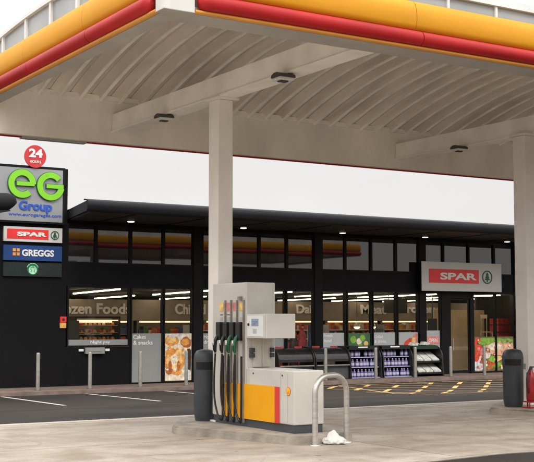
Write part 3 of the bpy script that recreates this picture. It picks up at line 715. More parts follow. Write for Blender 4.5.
t = film(27.2, 27.86, G + .05, 1.25, M['film_pale'], 'window_film', 'tall pale film with a pink banner, left of the entrance door')
b = MB(); b.box(27.25, 27.82, PY0 - .003, PY0 - .001, .75, 1.03, M['pinkp']); b.build('print', None, t)
text('lettering', 'OPEN', 27.32, 27.74, .82, .96, PY0 - .003, M['white'], t, depth=.003, bold=.02)
# salad poster in bay right of the yellow lamps
t = film(23.66, 24.64, .4, 1.17, M['green_case'], 'food_poster', 'green leafy food poster above the left bottle rack')
b = MB()
for x, z, r, m in ((23.9, .95, .13, 'lettuce'), (24.15, .88, .12, 'cream'), (24.3, 1.0, .12, 'lettuce'), (24.45, .8, .1, 'label_yellow'), (23.85, .7, .14, 'green_case'), (24.2, .65, .15, 'lettuce'), (24.5, 1.02, .09, 'green_case')): b.disc_y(x, z, r, PY0 - .002 - .001 * random.random(), PY0 - .001, M[m], 12)
b.build('print', None, t)
# pastry poster
t = film(16.48, 17.45, G + .07, 1.20, M['cream'], 'food_poster', 'tall poster of golden pastries behind a steel bollard')
b = MB(); y = PY0 - .001; n = [0]
def blob(b, x, z, rx, rz, m, seed, x0, x1, z0, z1):
    n[0] += 1; rnd = random.Random(seed); yy = PY0 - .002 - .0004 * n[0]
    pts = []
    for j in range(18):
        a = 2 * math.pi * j / 18; q = 1 + rnd.uniform(-.12, .12)
        pts.append((min(x1, max(x0, x + rx * q * math.cos(a))), min(z1, max(z0, z + rz * q * math.sin(a)))))
    b.face([(p[0], yy, p[1]) for p in pts], M[m])
P4 = (16.50, 17.43, G + .09, 1.18)
for i, (x, z, rx, rz, m) in enumerate(((16.72, .98, .25, .17, 'pastry'), (16.72, 1.0, .17, .1, 'pastry_light'), (17.25, .92, .2, .17, 'pastry_dark'), (17.22, .93, .14, .11, 'pastry'), (16.9, 1.13, .3, .07, 'plate'),
     (16.85, .3, .36, .42, 'pastry'), (16.83, .34, .27, .32, 'pastry_light'), (16.82, .38, .13, .2, 'cream'), (16.65, .02, .13, .12, 'pastry_dark'), (16.95, -.02, .16, .1, 'pastry'), (16.7, .62, .2, .1, 'pastry'), (17.02, .60, .14, .1, 'pastry_light'),
     (17.35, .3, .1, .5, 'choc'), (17.3, -.1, .12, .15, 'plate'), (17.38, .6, .1, .08, 'choc'), (16.68, .2, .06, .14, 'pastry_dark'), (16.98, .18, .06, .16, 'pastry_dark'), (16.85, .07, .05, .09, 'cream'))):
    blob(b, x, z, rx, rz, m, i, *P4)
rp = random.Random(21)
for i in range(24):
    x, z = rp.uniform(16.52, 17.41), rp.uniform(-.2, 1.15); q = rp.uniform(.012, .045)
    blob(b, x, z, q * 1.3, q, rp.choice(['pastry', 'pastry_light', 'pastry_dark', 'pastry_light', 'cream']), 200 + i, *P4)
b.build('print', None, t)
# sandwich and tomato poster
t = film(29.53, 31.57, G + .07, 1.0, M['olive'], 'food_poster', 'wide poster of tomatoes, lettuce and bread right of the entrance door')
b = MB(); n[0] = 0; P5 = (29.55, 31.55, G + .09, .98)
for i, (x, z, rx, rz, m) in enumerate(((29.75, .0, .28, .36, 'plate'), (30.4, .82, .9, .14, 'lettuce'), (31.2, .8, .5, .12, 'lettuce'), (30.9, .55, .65, .27, 'bread'), (31.3, .5, .4, .3, 'bread'), (30.6, .62, .35, .14, 'cream'),
     (29.72, .82, .17, .16, 'tomato'), (29.78, .5, .2, .22, 'tomato'), (29.64, .25, .16, .2, 'tomato'), (29.95, .42, .12, .14, 'pinkp'), (30.1, .1, .22, .2, 'olive'), (30.2, .3, .17, .12, 'cream'), (30.45, .15, .18, .12, 'lettuce'),
     (30.75, .18, .2, .1, 'pastry_light'), (30.3, -.12, .2, .13, 'pastry_dark'), (30.7, -.08, .25, .1, 'lettuce'), (31.15, .1, .2, .12, 'choc'), (31.1, -.15, .25, .1, 'pastry_light'), (29.75, .55, .07, .08, 'pinkp'), (30.5, -.02, .12, .06, 'tomato'), (30.0, .75, .12, .1, 'lettuce'), (31.3, .22, .14, .08, 'tomato'))):
    blob(b, x, z, rx, rz, m, 50 + i, *P5)
rp = random.Random(22)
for i in range(60):
    x, z = rp.uniform(29.57, 31.53), rp.uniform(-.25, .88); q = rp.uniform(.015, .06)
    ch = ['lettuce', 'lettuce', 'olive', 'cream'] if z > .7 else (['tomato', 'tomato', 'pinkp', 'pastry_dark'] if x < 30.0 else (['bread', 'bread', 'cream', 'pinkp'] if z > .35 else ['olive', 'choc', 'lettuce', 'pastry_light', 'cream', 'tomato']))
    blob(b, x, z, q * 1.3, q, rp.choice(ch), 300 + i, *P5)
b.build('print', None, t)

# ------------------------------------------------------------------ building mounted things
t = thing('night_pay_drawer', 'steel night pay drawer under the left shop window', 'pay drawer', (14.05, F, .65))
b = MB(); b.box(13.75, 14.36, F - .12, F + .019, .60, .79, bev=.012); b.build('drawer', M['film'], t)
b = MB(); b.box(13.85, 14.26, F - .135, F - .121, .67, .70); b.build('handle', M['steel'], t)
for x in (13.56, 14.42):
    b = MB(); b.box(x, x + .14, F - .03, F + .019, .68, .75); b.build('sticker', M['white'], t)
t = thing('fire_alarm_box', 'small red and yellow alarm box on the black wall left of the windows', 'alarm box', (13.05, F, 1.55))
b = MB(); b.box(12.93, 13.12, F - .07, F - .001, 1.55, 1.73, bev=.01); b.build('box', M['sign_red'], t)
b = MB(); b.box(12.93, 13.12, F - .05, F - .001, 1.39, 1.549); b.build('lower_plate', flat('amber', (.75, .42, .1)), t)
b = MB(); b.disc_y(13.02, 1.64, .045, F - .078, F - .071, M['choc'], 14); b.build('button', None, t)
for i, (x, y) in enumerate(((14.9, 31.75), (19.07, 32.0), (23.07, 32.0), (26.76, 32.0), (31.0, 32.2))):
    t = thing('soffit_downlight', 'lit round downlight in the shop soffit, ' + ['first from the left', 'just right of the canopy column', 'third from the left, right of the pump', 'just left of the white wall sign', 'last before the right hand column'][i], 'downlight', (x, y, 4.66), 'lit downlights in the roof overhang')
    b = MB(); b.lathe([(.14, 4.642), (.14, 4.659)], x, y, None, 20); b.build('rim', M['lamp_house'], t)
    b = MB(); b.lathe([(.07, 4.622), (.10, 4.63), (.105, 4.641)], x, y, None, 20); b.build('lens', M['downlight'], t)

# fir emblem: ring and a small tree
def fir(parent, cx, cz, r, y, green, face):
    b = MB(); b.arc_y(cx, cz, r * .86, r, 0, 360, y - .02, y - .001, None, 32)
    for k in range(3):
        w_ = r * (.28 + .13 * k); zt = cz + r * (.68 - .34 * k); zb = zt - r * .42
        b.prism([(cx - w_, zb), (cx + w_, zb), (cx + r * .06, zt), (cx - r * .06, zt)], 'y', y - .02 - .002 * k, y - .001)
    b.box(cx - r * .09, cx + r * .09, y - .018, y - .001, cz - r * .72, cz - r * .4)
    b.build('fir_emblem', green, parent)
t = thing('wall_sign', 'large light grey fascia sign with red SPAR panel over the entrance', 'sign', (28.9, F, 2.7))
YS = F - .3
b = MB(); b.box(26.75, 30.63, YS, F - .031, 2.72, 3.75, M['dark_frame']); b.box(26.73, 30.65, YS - .02, YS - .0005, 2.70, 3.77, M['sign_white']); b.build('sign_box', None, t)
b = MB(); b.box(27.07, 29.49, YS - .035, YS - .021, 3.0, 3.51); b.build('red_panel', M['sign_red'], t)
text('lettering', 'SPAR', 27.58, 29.36, 3.12, 3.38, YS - .036, M['white'], t, depth=.02, bold=.035)
fir(t, 29.92, 3.25, .25, YS - .021, M['tree_green'], None)

# signs on the tall black wall
t = thing('brand_sign', 'big silver sign with lime green eG letters and blue Group lettering', 'sign', (11.9, F, 4.55))
b = MB(); b.box(9.2, 12.98, F - .16, F - .001, 4.50, 6.22, M['dark_frame']); b.box(9.25, 12.90, F - .17, F - .1605, 4.56, 6.14, M['panel_grey']); b.build('panel', None, t)
YL = F - .171
def eg(b, y0, y1, g):
    # e : ring from 0 to 305 degrees plus a bar ; G : ring from 42 to 360 degrees plus a bar
    b.arc_y(11.60, 5.66, .245 - g, .425 + g, 0, 312, y0, y1)
    b.box(11.43 - g, 11.60 + .38 + g, y0 - .003, y1 - .0002, 5.60 - g, 5.72 + g)
    b.arc_y(12.49, 5.63, .25 - g, .425 + g, 40, 352, y0, y1)
    b.box(12.36 - g, 12.49 + .40 + g, y0 - .003, y1 - .0002, 5.57 - g, 5.69 + g)
b = MB(); eg(b, YL - .055, YL - .001, .016); b.build('letter_return', M['teal'], t)  # letter sides, wider and dark: the teal shadow put into their colour
b = MB(); eg(b, YL - .075, YL - .0605, 0); b.build('letter', M['lime'], t)
text('lettering', 'Group', 11.53, 12.56, 4.80, 5.16, YL - .0005, M['blue_letter'], t, depth=.03, bold=.03)
text('lettering', 'www.eurogarages.com', 11.22, 12.86, 4.68, 4.77, YL - .0005, M['blue_letter'], t, depth=.01, bold=.01)
t = thing('opening_hours_sign', 'round red disc reading 24 hours above the silver sign', 'sign', (12.0, F, 6.2))
b = MB(); b.disc_y(12.0, 6.50, .34, F - .22, F - .18, M['disc_red'], 36); b.build('disc', None, t)
text('lettering', '24', 11.80, 12.22, 6.47, 6.73, F - .221, M['white'], t, depth=.01, bold=.04)
text('lettering', 'HOURS', 11.83, 12.17, 6.30, 6.38, F - .221, M['white'], t, depth=.01, bold=.01)
t = thing('shop_sign', 'light grey and red SPAR board below the silver sign', 'sign', (12.03, F, 3.95), 'brand boards stacked on the black wall')
b = MB(); b.box(11.12, 12.94, F - .08, F - .001, 3.95, 4.39); b.build('board', M['sign_white'], t)
b = MB(); b.box(11.22, 12.5, F - .09, F - .0805, 4.03, 4.32); b.build('red_panel', M['sign_red'], t)
text('lettering', 'SPAR', 11.52, 12.44, 4.11, 4.24, F - .0905, M['white'], t, depth=.012, bold=.05)
fir(t, 12.70, 4.175, .13, F - .081, M['tree_green'], None)
t = thing('shop_sign', 'blue GREGGS board with four orange squares on the black wall', 'sign', (12.03, F, 3.39), 'brand boards stacked on the black wall')
b = MB(); b.box(11.12, 12.94, F - .08, F - .001, 3.39, 3.84); b.build('board', M['sign_blue'], t)
b = MB()
for i in range(2):
    for j in range(2): b.box(11.40 + .12 * i, 11.49 + .12 * i, F - .09, F - .0805, 3.53 + .12 * j, 3.62 + .12 * j)
b.build('squares', M['orange'], t)
text('lettering', 'GREGGS', 11.68, 12.68, 3.52, 3.72, F - .0805, M['white'], t, depth=.012, bold=.035)
t = thing('shop_sign', 'dark board with round pale green crowned emblem, lowest on the black wall', 'sign', (12.03, F, 2.92), 'brand boards stacked on the black wall')
b = MB(); b.box(11.12, 12.94, F - .08, F - .001, 2.92, 3.33); b.build('board', M['sign_black'], t)
b = MB(); b.disc_y(12.02, 3.13, .17, F - .09, F - .0805, M['deep_green'], 30); b.arc_y(12.02, 3.13, .175, .19, 20, 160, F - .09, F - .0805, M['mint'])
b.disc_y(12.02, 3.11, .125, F - .098, F - .0905, M['mint'], 24)
for s in (-1, 1):
    b.arc_y(12.02 + s * .075, 3.09, .03, .042, 90 if s > 0 else -90, 270 if s > 0 else 90, F - .104, F - .0985, M['deep_green'], 10)
    b.arc_y(12.02 + s * .05, 3.16, .02, .03, 0, 180, F - .104, F - .0985, M['deep_green'], 8)
b.prism([(11.98, 3.19), (12.0, 3.23), (12.02, 3.20), (12.04, 3.23), (12.06, 3.19)], 'y', F - .104, F - .0985, M['deep_green'])
b.build('round_emblem', None, t)
# security camera in front of the silver sign
t = thing('security_camera', 'dark bullet camera reaching in front of the silver sign', 'camera', (10.2, 31.4, 4.9))
b = MB(); b.tube([(9.9, 31.3, 4.93), (10.80, 31.3, 4.98), (10.95, 31.3, 4.96), (11.02, 31.3, 4.90)], .2, None, 18, True, [.27, .26, .22, .12]); b.build('housing', M['wire'], t)
b = MB(); b.prism([(10.1, 4.55), (10.9, 4.72), (10.7, 4.85), (10.1, 4.85)], 'y', 31.2, 31.4); b.build('visor', M['black'], t)
b = MB(); b.tube([(10.45, 31.3, 5.0), (10.0, 31.5, 5.2), (9.8, 32.4, 5.2)], .05, None, 8); b.build('bracket', M['lamp_house'], t)

# ------------------------------------------------------------------ racks on the pavement
G2 = -.36
def rack_side(x, m=M['black'], front=31.55, top=.74, name='side_panel', parent=None, th=.035):
    pts = [(32.42, G2), (32.42, top)]
    for k in range(9):
        a = R(90 - 90 * k / 8); pts.append((32.05 - .5 * math.cos(a), top - .45 + .45 * math.sin(a)))
    pts += [(31.5, G2)]
    b = MB(); b.prism(pts, 'x', x, x + th); return b.build(name, m, parent)
first = None
for i, x in enumerate((20.15, 21.62)):
    t = thing('storage_rack', ['black covered rack with curved sides, half hidden behind the pump', 'black covered rack with curved sides, behind the steel hoop'][i], 'rack', (x + .7, 32, G2), 'black covered racks by the shop front')
    rack_side(x, parent=t); rack_side(x + 1.4, parent=t)
    b = MB()
    pts = [(32.05 - .47 * math.cos(R(90 - 90 * k / 8)), .69 - .45 + .45 * math.sin(R(90 - 90 * k / 8))) for k in range(9)]
    for (p, q) in zip(pts, pts[1:]): b.face([(x + .037, p[0], p[1]), (x + 1.399, p[0], p[1]), (x + 1.399, q[0], q[1]), (x + .037, q[0], q[1])])
    b.box(x + .037, x + 1.399, 32.05, 32.4, .66, .69)
    bmesh.ops.remove_doubles(b.bm, verts=b.bm.verts, dist=.001); b.build('cover', mat('black vinyl cover', (.01, .01, .011), .3, var=.3), t)
    b = MB(); b.box(x + .05, x + 1.39, 31.53, 31.58, .10, .135); b.build('rail', M['galv'], t)
    b = MB(); b.box(x + .05, x + 1.39, 31.62, 32.38, G2 + .02, .08); b.build('base', M['plinth'], t)
    b = MB(); b.box(x + .15, x + .45, 31.99, 32.0, .70, .75); b.box(x + .9, x + 1.2, 31.99, 32.0, .70, .75); b.build('label_strip', M['red_dim'], t)
bottle0 = None
for i, x in enumerate((23.1, 24.5)):
    t = thing('bottle_rack', ['black rack of purple bottles, left of the two', 'black rack of purple bottles, beside the newspaper rack'][i], 'rack', (x + .65, 32, G2), 'bottle racks by the shop front')
    rack_side(x - .06, parent=t); rack_side(x + 1.24, parent=t)
    b = MB(); b.box(x - .02, x + 1.235, 32.30, 32.38, G2, .70); b.build('back_panel', mat('dark violet back', (.02, .018, .035), .6), t)
    b = MB(); b.box(x - .02, x + 1.235, 31.70, 32.4, .70, .745); b.box(x - .02, x + 1.235, 31.66, 31.69, .62, .745); b.build('top_panel', M['black'], t)
    b = MB(); b.box(x + .35, x + .75, 31.65, 31.659, .68, .72); b.build('label_strip', M['white'], t)
    for k, z in enumerate((-.33, .02, .36)):
        b = MB(); b.box(x - .02, x + 1.235, 31.58 + .08 * k, 32.3, z - .02, z); b.build('shelf', M['lilac'], t)
        for j in range(8):
            if (i, k, j) in ((0, 2, 4), (1, 2, 5)): continue          # gaps in the stock
            bx, by = x + .07 + .155 * j + random.uniform(-.018, .018), 31.68 + .08 * k + random.uniform(-.02, .05)
            lb = 'purple bottle, %s on the %s shelf of the %s bottle rack' % (['first', 'second', 'third', 'fourth', 'fifth', 'sixth', 'seventh', 'last'][j], ['bottom', 'middle', 'top'][k], ['left', 'right'][i])
            if bottle0 is None:
                bottle0 = thing('bottle', lb, 'bottle', (bx, by, z), 'purple bottles in the racks')
                b = MB(); b.lathe([(.06, z + .002), (.062, z + .17), (.05, z + .2), (.022, z + .235), (.02, z + .25)], bx, by, None, 10); b.build('body', M['purple'], bottle0)
                b = MB(); b.lathe([(.0635, z + .06), (.0635, z + .15)], bx, by, None, 10); b.build('bottle_label', M['lilac'], bottle0)
                b = MB(); b.lathe([(.024, z + .251), (.024, z + .275)], bx, by, None, 8); b.build('cap', M['lilac'], bottle0)
            else: dup(bottle0, (bx, by, z), lb)
t = thing('newspaper_rack', 'black curved sided rack with pale newspapers on sloping shelves', 'rack', (26.5, 32, G2))
rack_side(25.9, parent=t); rack_side(27.1, parent=t, th=.06)
b = MB(); b.box(25.94, 27.099, 32.3, 32.36, G2, .72); b.build('back_panel', M['black'], t)
b = MB(); b.box(25.94, 27.099, 31.75, 32.299, .60, .72); b.build('top_panel', mat('dark green board', (.008, .035, .02), .5), t, label='dark green header board')
for k, (z, y) in enumerate(((-.28, 31.5), (.12, 31.6))):
    b = MB(); b.prism([(y, z), (y, z + .05), (32.28, z + .44), (32.28, z + .36)], 'x', 25.94, 27.099); b.build('shelf', M['black'], t)
    for j in range(3):
        b = MB(); x = 26.0 + .36 * j; dz = random.uniform(0, .02); b.prism([(y + .03, z + .056 + dz), (y + .03, z + .10 + dz), (y + .52, z + .36 + dz), (y + .52, z + .32 + dz)], 'x', x, x + .32); b.build('newspaper', M['paper'], t)
for x, z in ((25.98, .78), (26.5, .8)):
    b = MB(); b.prism([(x, z - .055), (x + .3, z - .055), (x + .36, z + .02), (x + .1, z + .06)], 'y', 31.9, 32.1); 
    simple('paper_bundle', 'pale folded paper lying on top of the newspaper rack, ' + ('left one' if x < 26.2 else 'right one'), 'paper', b, M['paper'])

# bollards
b0 = None
pos = [(11.74, 'at the far left'), (13.33, 'in front of the night pay drawer'), (14.95, 'in front of the cakes and snacks film'), (16.5, 'in front of the pastry poster'), (21.7, 'behind the steel hoop'), (23.78, 'between the two bottle racks'), (25.5, 'in front of the newspaper rack'), (27.12, 'left of the entrance door'), (28.72, 'in front of the tomato poster')]
for x, d in pos:
    lb = 'slim grey steel bollard ' + d
    if b0 is None:
        b0 = thing('bollard', lb, 'bollard', (x, 31.1, G2), 'steel bollards along the shop front')
        b = MB(); b.lathe([(.055, G2), (.055, .66), (.05, .685), (.03, .70)], x, 31.1, None, 16); b.build('post', M['galv'], b0)
        b = MB(); b.lathe([(.09, G2 + .001), (.085, G2 + .012)], x, 31.1, None, 16); b.build('base_collar', M['plinth'], b0)
    else: dup(b0, (x, 31.1, G2), lb)

# ------------------------------------------------------------------ fuel dispenser
PX = 8.33; PE = 8.81; I = .115
t = pump = thing('fuel_pump', 'white fuel pump with yellow panel, four hoses and a tall tower', 'fuel pump', (8.55, 13.7, I))
b = MB(); b.box(PX + .02, PE - .01, 12.69, 14.86, I, .225); b.build('plinth', M['plinth'], t)
b = MB(); b.box(PX, PE, 12.67, 13.885, .226, .94, bev=.016)
b.box(PX - .002, PX + .01, 12.82, 12.824, .25, .90, M['soffit'])
b.build('cabinet', M['pump_white'], t)
b = MB(); b.box(PX, PE, 13.89, 14.87, .226, 2.15, bev=.014); b.build('tower', M['pump_white'], t)
b = MB(); b.box(PX + .1, PE - .1, 13.86, 13.889, .95, 1.35); b.box(PX + .24, PX + .26, 13.84, 13.859, .95, 1.35); b.build('recess_panel', mat('warm grey panel', (.52, .48, .42), .5), t)
b = MB(); b.box(PX - .012, PX - .001, 13.13, 14.58, .228, .715); b.build('yellow_panel', M['pump_yellow'], t)
b = MB(); b.box(PX - .013, PX - .001, 13.02, 13.128, .228, .715); b.build('red_stripe', M['pump_red'], t)
b = MB(); b.box(PX - .003, PX - .0005, 12.99, 12.995, .25, .9); b.box(PX - .004, PX - .0005, 13.876, 13.883, .72, .93); b.build('panel_seam', M['soffit'], t)
b = MB()
for yy_, z in ((12.95, .87), (13.7, .87)): b.prism([(yy_ + .012 * math.cos(a), z + .012 * math.sin(a)) for a in [k * math.pi / 4 for k in range(8)]], 'x', PX - .008, PX - .001)
b.build('lock', M['plinth'], t)
# shell emblem
b = MB(); cy, cz, rr = 12.80, .675, .05
pts = [(cy + rr * 1.0 * math.cos(R(a)), cz - .01 + rr * 1.15 * math.sin(R(a))) for a in range(-25, 206, 15)] + [(cy - .025, cz - .065), (cy + .025, cz - .065)]
b.prism(pts, 'x', PX - .006, PX - .001, M['pump_red'])
pts2 = [(cy + (p - cy) * .9, cz + (q - cz) * .9) for p, q in pts]; b.prism(pts2, 'x', PX - .009, PX - .0065, mat('emblem yellow', (.85, .55, .03), .45))
for a in (50, 70, 90, 110, 130):
    d = Vector((math.cos(R(a)), math.sin(R(a)))) ; nrm = Vector((-d.y, d.x)) * .0011; o_ = Vector((cy, cz - .055)); e_ = o_ + d * .1
    b.prism([tuple(o_ - nrm), tuple(e_ - nrm), tuple(e_ + nrm), tuple(o_ + nrm)], 'x', PX - .011, PX - .0092, M['pump_red'])
b.build('emblem', None, t)
# display box
b = MB(); b.box(PX - .01, PE - .01, 13.345, 13.884, 1.36, 1.70, bev=.008); db = b.build('display_box', M['pump_white'], t)
def onto(name, x0, x1, y0, y1, z0, z1, m, par, bev=0):
    b = MB(); b.box(x0, x1, y0, y1, z0, z1, bev=bev); return b.build(name, m, par)
onto('bezel', PX - .018, PX - .0105, 13.42, 13.84, 1.385, 1.675, M['white_frame'], db)
onto('screen', PX - .024, PX - .0185, 13.54, 13.72, 1.53, 1.63, M['screen'], db)
onto('keypad', PX - .024, PX - .0185, 13.59, 13.68, 1.43, 1.49, M['film_pale'], db)
b = MB(); b.prism([(13.80 + .02 * math.cos(a), 1.55 + .02 * math.sin(a)) for a in [k * math.pi / 5 for k in range(10)]], 'x', PX - .03, PX - .0185); b.build('button', M['black'], db)
onto('edge_line', PX - .0115, PX - .0102, 13.37, 13.376, 1.37, 1.69, M['soffit'], db)
for y in (13.80,):
    pass
for x in (PX + .045, PX + .37):
    for z in (1.19, 1.115): onto('nozzle_indicator', x, x + .055, 13.82, 13.889, z - .03, z + .03, M['bin'], t)
ty = [14.60, 14.40, 14.215, 14.035]; py_ = [14.47, 14.30, 14.13, 13.945]
for i in range(4):
    nc = M['black'] if i < 2 else M['green_rubber']
    onto('grade_label', PX - .008, PX - .001, ty[i] - .052, ty[i] + .052, 1.745, 1.865, M[['label_yellow', 'label_pink', 'label_pink', 'label_yellow'][i]], t)
    if i < 2: onto('price_mark', PX - .006, PX - .001, ty[i] - .035, ty[i] + .035, 1.685, 1.695, M['black'], t)
    h = onto('nozzle_holster', PX - .07, PX - .001, ty[i] - .058, ty[i] + .058, 1.32, 1.585, M['black'], t, .01)
    # nozzle: spout into the holster, body, trigger guard and handle angled down and outwards
    b = MB(); yq = ty[i] + .01
    b.tube([(PX - .05, yq, 1.40), (PX - .08, yq, 1.36), (PX - .105, yq, 1.30), (PX - .105, yq, 1.22), (PX - .10, yq, 1.14)], .03, None, 10, True, [.017, .026, .03, .025, .018])
    nz = b.build('nozzle', nc, t)
    b = MB(); b.tube([(PX - .11, yq, 1.33), (PX - .145, yq - .01, 1.27), (PX - .138, yq - .01, 1.18), (PX - .10, yq, 1.14)], .009, None, 8); b.build('trigger_guard', nc, nz)
    b = MB(); b.box(PX - .145, PX - .137, yq - .02, yq + .015, 1.255, 1.325); b.build('trigger', M['white'], nz)  # white stands for the highlight on the trigger
    b = MB(); b.tube([(PX - .045, yq - .03, 1.36), (PX - .05, yq - .03, 1.43)], .014, None, 8); b.build('spout', M['steel'], nz)
    # guide post
    b = MB(); b.box(PX - .03, PX - .002, py_[i] - .010, py_[i] + .010, .17, 1.90); 
    if i == 3: b.box(PX - .05, PX - .003, py_[i] + .06, py_[i] + .12, 1.89, 1.95)
    b.build('hose_post', M['post'], t)
    # hose: hangs from the nozzle, swoops in at the foot, runs up inside the post
    a0 = Vector((PX - .10, yq, 1.13)); ht = [a0, Vector((PX - .105, yq + .01, .95)), Vector((PX - .108, yq + .02, .72)), Vector((PX - .105, yq + .01, .48)), Vector((PX - .09, yq - .03, .30)), Vector((PX - .08, yq - .09, .20)), Vector((PX - .045, py_[i] + .025, .19)), Vector((PX - .04, py_[i] + .022, .5)), Vector((PX - .04, py_[i] + .022, 1.1))]
    pts = []
    for q in range(len(ht) - 1):
        p0, p1, p2, p3 = ht[max(q - 1, 0)], ht[q], ht[q + 1], ht[min(q + 2, len(ht) - 1)]
        for s in range(6):
            u = s / 6; pts.append(.5 * ((2 * p1) + (p2 - p0) * u + (2 * p0 - 5 * p1 + 4 * p2 - p3) * u * u + (3 * p1 - p0 - 3 * p2 + p3) * u ** 3))
    pts.append(ht[-1]); b = MB(); b.tube(pts, .0145, None, 9); b.build('hose', M['black'], t)

# small plates on the pump
for i in range(4):
    onto('sticker', PX - .005, PX - .001, ty[i] - .035, ty[i] + .035, 1.61, 1.655, M['film_pale'], t)
onto('display_line', PX - .026, PX - .0245, 13.56, 13.70, 1.585, 1.592, M['plinth'], db)
onto('display_line', PX - .026, PX - .0245, 13.60, 13.70, 1.555, 1.562, M['plinth'], db)

# hoop barrier at the island end
hx0, hy0, hx1, hy1 = 8.345, 12.20, 8.93, 12.32
t = thing('hoop_barrier', 'stainless steel hoop barrier at the near end of the pump', 'barrier', ((hx0 + hx1) / 2, (hy0 + hy1) / 2, .006))
pts = []; r = .22; zt = .925
for k in range(13):
    a = R(180 - 180 * k / 12); 
    c = math.cos(a); s_ = math.sin(a); u = .5 + c * .5
    z = zt - r + r * s_
    # flat-topped hoop: corners rounded
    pts.append((u, z))
path = [(0, .01), (0, zt - .26)] + [(.40 * (1 - math.cos(R(90 * k / 7))), zt - .26 + .225 * math.sin(R(90 * k / 7))) for k in range(1, 8)] + [(.60 + .40 * math.sin(R(90 * k / 7)), zt - .26 + .225 * math.cos(R(90 * k / 7))) for k in range(0, 8)] + [(1, .01)]
b = MB(); b.tube([(hx0 + (hx1 - hx0) * u, hy0 + (hy1 - hy0) * u, z) for u, z in path], .038, None, 16); b.build('hoop', M['steel'], t)
for x, y in ((hx0, hy0), (hx1, hy1)):
    b = MB(); b.lathe([(.075, .007), (.07, .02)], x, y, None, 16); b.build('floor_flange', M['steel'], t)
# crumpled plastic bag
bm = bmesh.new(); bmesh.ops.create_icosphere(bm, subdivisions=4, radius=1)
rnd = random.Random(3); ks = [(Vector((rnd.uniform(-1, 1), rnd.uniform(-1, 1), rnd.uniform(-1, 1))).normalized(), rnd.uniform(4, 11), rnd.uniform(0, 6)) for _ in range(12)]
for v in bm.verts:
    n_ = v.co.normalized(); q = 1 + sum(abs(math.sin(n_.dot(d) * f + p)) for d, f, p in ks) * .05 - .3
    pk = max(0, 1 - ((n_.x + .1) ** 2 + n_.y ** 2) * 3) * .5 if n_.z > 0 else 0
    v.co = Vector((n_.x * q * .15, n_.y * q * .10, max(-.03, n_.z * q * .055 * (1 + 2.0 * pk)) + .034))
me = bpy.data.meshes.new('plastic_bag'); bm.to_mesh(me); bm.free(); me.materials.append(M['bag'])
o = bpy.data.objects.new('plastic_bag', me); C.objects.link(o); o.location = (8.76, 12.46, 0.115)
tag(o, 'crumpled white plastic bag lying at the foot of the steel hoop', 'bag')
for p in me.polygons: p.use_smooth = True
o.location = (8.66, 12.22, .007); o.rotation_euler = (0, 0, R(-40)); o.scale = (.95, 1, 1.15)

# litter bins
def litter_bin(x, y, z, hgt, lb, rad=.2):
    t = thing('litter_bin', lb, 'bin', (x, y, z), 'grey forecourt bins')
    b = MB(); b.lathe([(rad * .86, z), (rad * .92, z + .05), (rad, z + .12), (rad * 1.02, z + hgt * .70)], x, y, None, 28); b.build('body', M['bin'], t)
    b = MB(); b.lathe([(rad * 1.04, z + hgt * .701), (rad * 1.05, z + hgt * .86), (rad * .98, z + hgt * .93), (rad * .78, z + hgt * .98), (rad * .3, z + hgt)], x, y, None, 28); h = b.build('hood', M['bin'], t)
    ang = math.atan2(-y, -x)
    b = MB()
    arc = [ang + R(a) for a in range(-48, 49, 8)]; r1 = rad * 1.075
    for a, c in zip(arc, arc[1:]): b.face([(x + r1 * math.cos(a), y + r1 * math.sin(a), z + hgt * .72), (x + r1 * math.cos(c), y + r1 * math.sin(c), z + hgt * .72), (x + r1 * math.cos(c), y + r1 * math.sin(c), z + hgt * .825), (x + r1 * math.cos(a), y + r1 * math.sin(a), z + hgt * .825)])
    b.build('slot', M['bin_slot'], h)
    return t
litter_bin(8.33, 15.10, I, 1.06, 'tall slate grey bin standing left of the fuel pump', .165)
litter_bin(14.22, 14.68, I, 1.0, 'tall slate grey bin standing by the right hand column', .175)
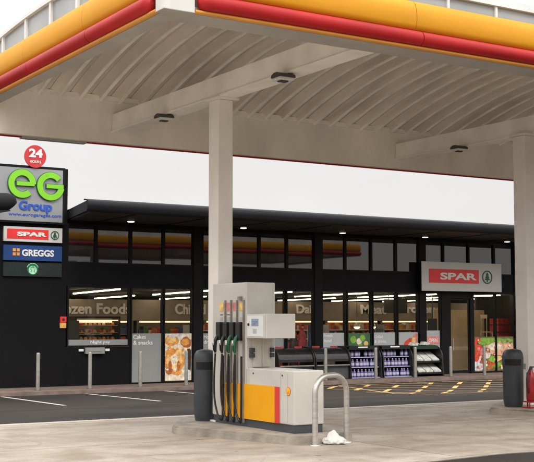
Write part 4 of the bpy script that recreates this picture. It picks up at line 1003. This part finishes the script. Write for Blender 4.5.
# fire extinguisher on its stand
ex, ey = 14.27, 14.30
t = thing('fire_extinguisher', 'red fire extinguisher on a stand in front of the right hand column', 'extinguisher', (ex, ey, I))
b = MB(); b.lathe([(.07, I + .12), (.085, I + .15), (.085, I + .50), (.07, I + .57), (.035, I + .62), (.03, I + .65)], ex, ey, None, 20); b.build('cylinder', M['red_gloss'], t)
b = MB(); b.lathe([(.028, I + .651), (.03, I + .69)], ex, ey, None, 10); b.box(ex - .012, ex + .012, ey - .09, ey + .02, I + .69, I + .71); b.build('valve', M['plinth'], t)
b = MB(); b.tube([(ex - .03, ey, I + .66), (ex - .11, ey - .03, I + .58), (ex - .12, ey - .03, I + .4), (ex - .10, ey - .03, I + .25)], .014, None, 8); b.build('hose', M['black'], t)
b = MB(); b.box(ex - .13, ex + .13, ey - .1, ey + .1, I, I + .025); b.tube([(ex, ey + .09, I + .02), (ex, ey + .09, I + .60)], .014, None, 8); b.box(ex - .1, ex + .1, ey - .09, ey + .095, I + .095, I + .118)
b.tube([(ex - .09, ey - .05, I + .02), (ex - .09, ey - .05, I + .10)], .012, None, 6); b.tube([(ex + .09, ey - .05, I + .02), (ex + .09, ey - .05, I + .10)], .012, None, 6); b.build('stand', M['red_gloss'], t)
b = MB(); b.box(14.797 - .012, 14.797, 14.95, 15.04, .74, .84); simple('column_plate', 'small grey plate fixed to the right hand column above the extinguisher', 'plate', b, M['film'])

# overhead cable far behind the canopy gable
b = MB(); b.tube([(2 + 1.6 * i, 60, 15.9 - .0 * i + .010 * (i - 9) ** 2 * .3 + .0) for i in range(18)], .03, None, 6)
simple('overhead_cable', 'thin dark overhead cable crossing the sky at the far left', 'cable', b, M['wire'])

# distant foliage added behind the viewer to darken reflections in the shop glass
rnd = random.Random(5); b = MB()
for i in range(260):
    x = -60 + i * .75; h = 5.4 + .5 * math.sin(i * .11) + rnd.uniform(-.3, .5)
    b.lathe([(.9, -.1), (1.5, h * .4), (1.2, h * .8), (.4, h)], x, -26 + rnd.uniform(-1, 1), None, 7)
o = b.build('reflection_hedge', M['foliage']); o['kind'] = 'stuff'; o['label'] = 'dark foliage bank added behind the viewer to darken reflections'; o['category'] = 'reflection_hedge'
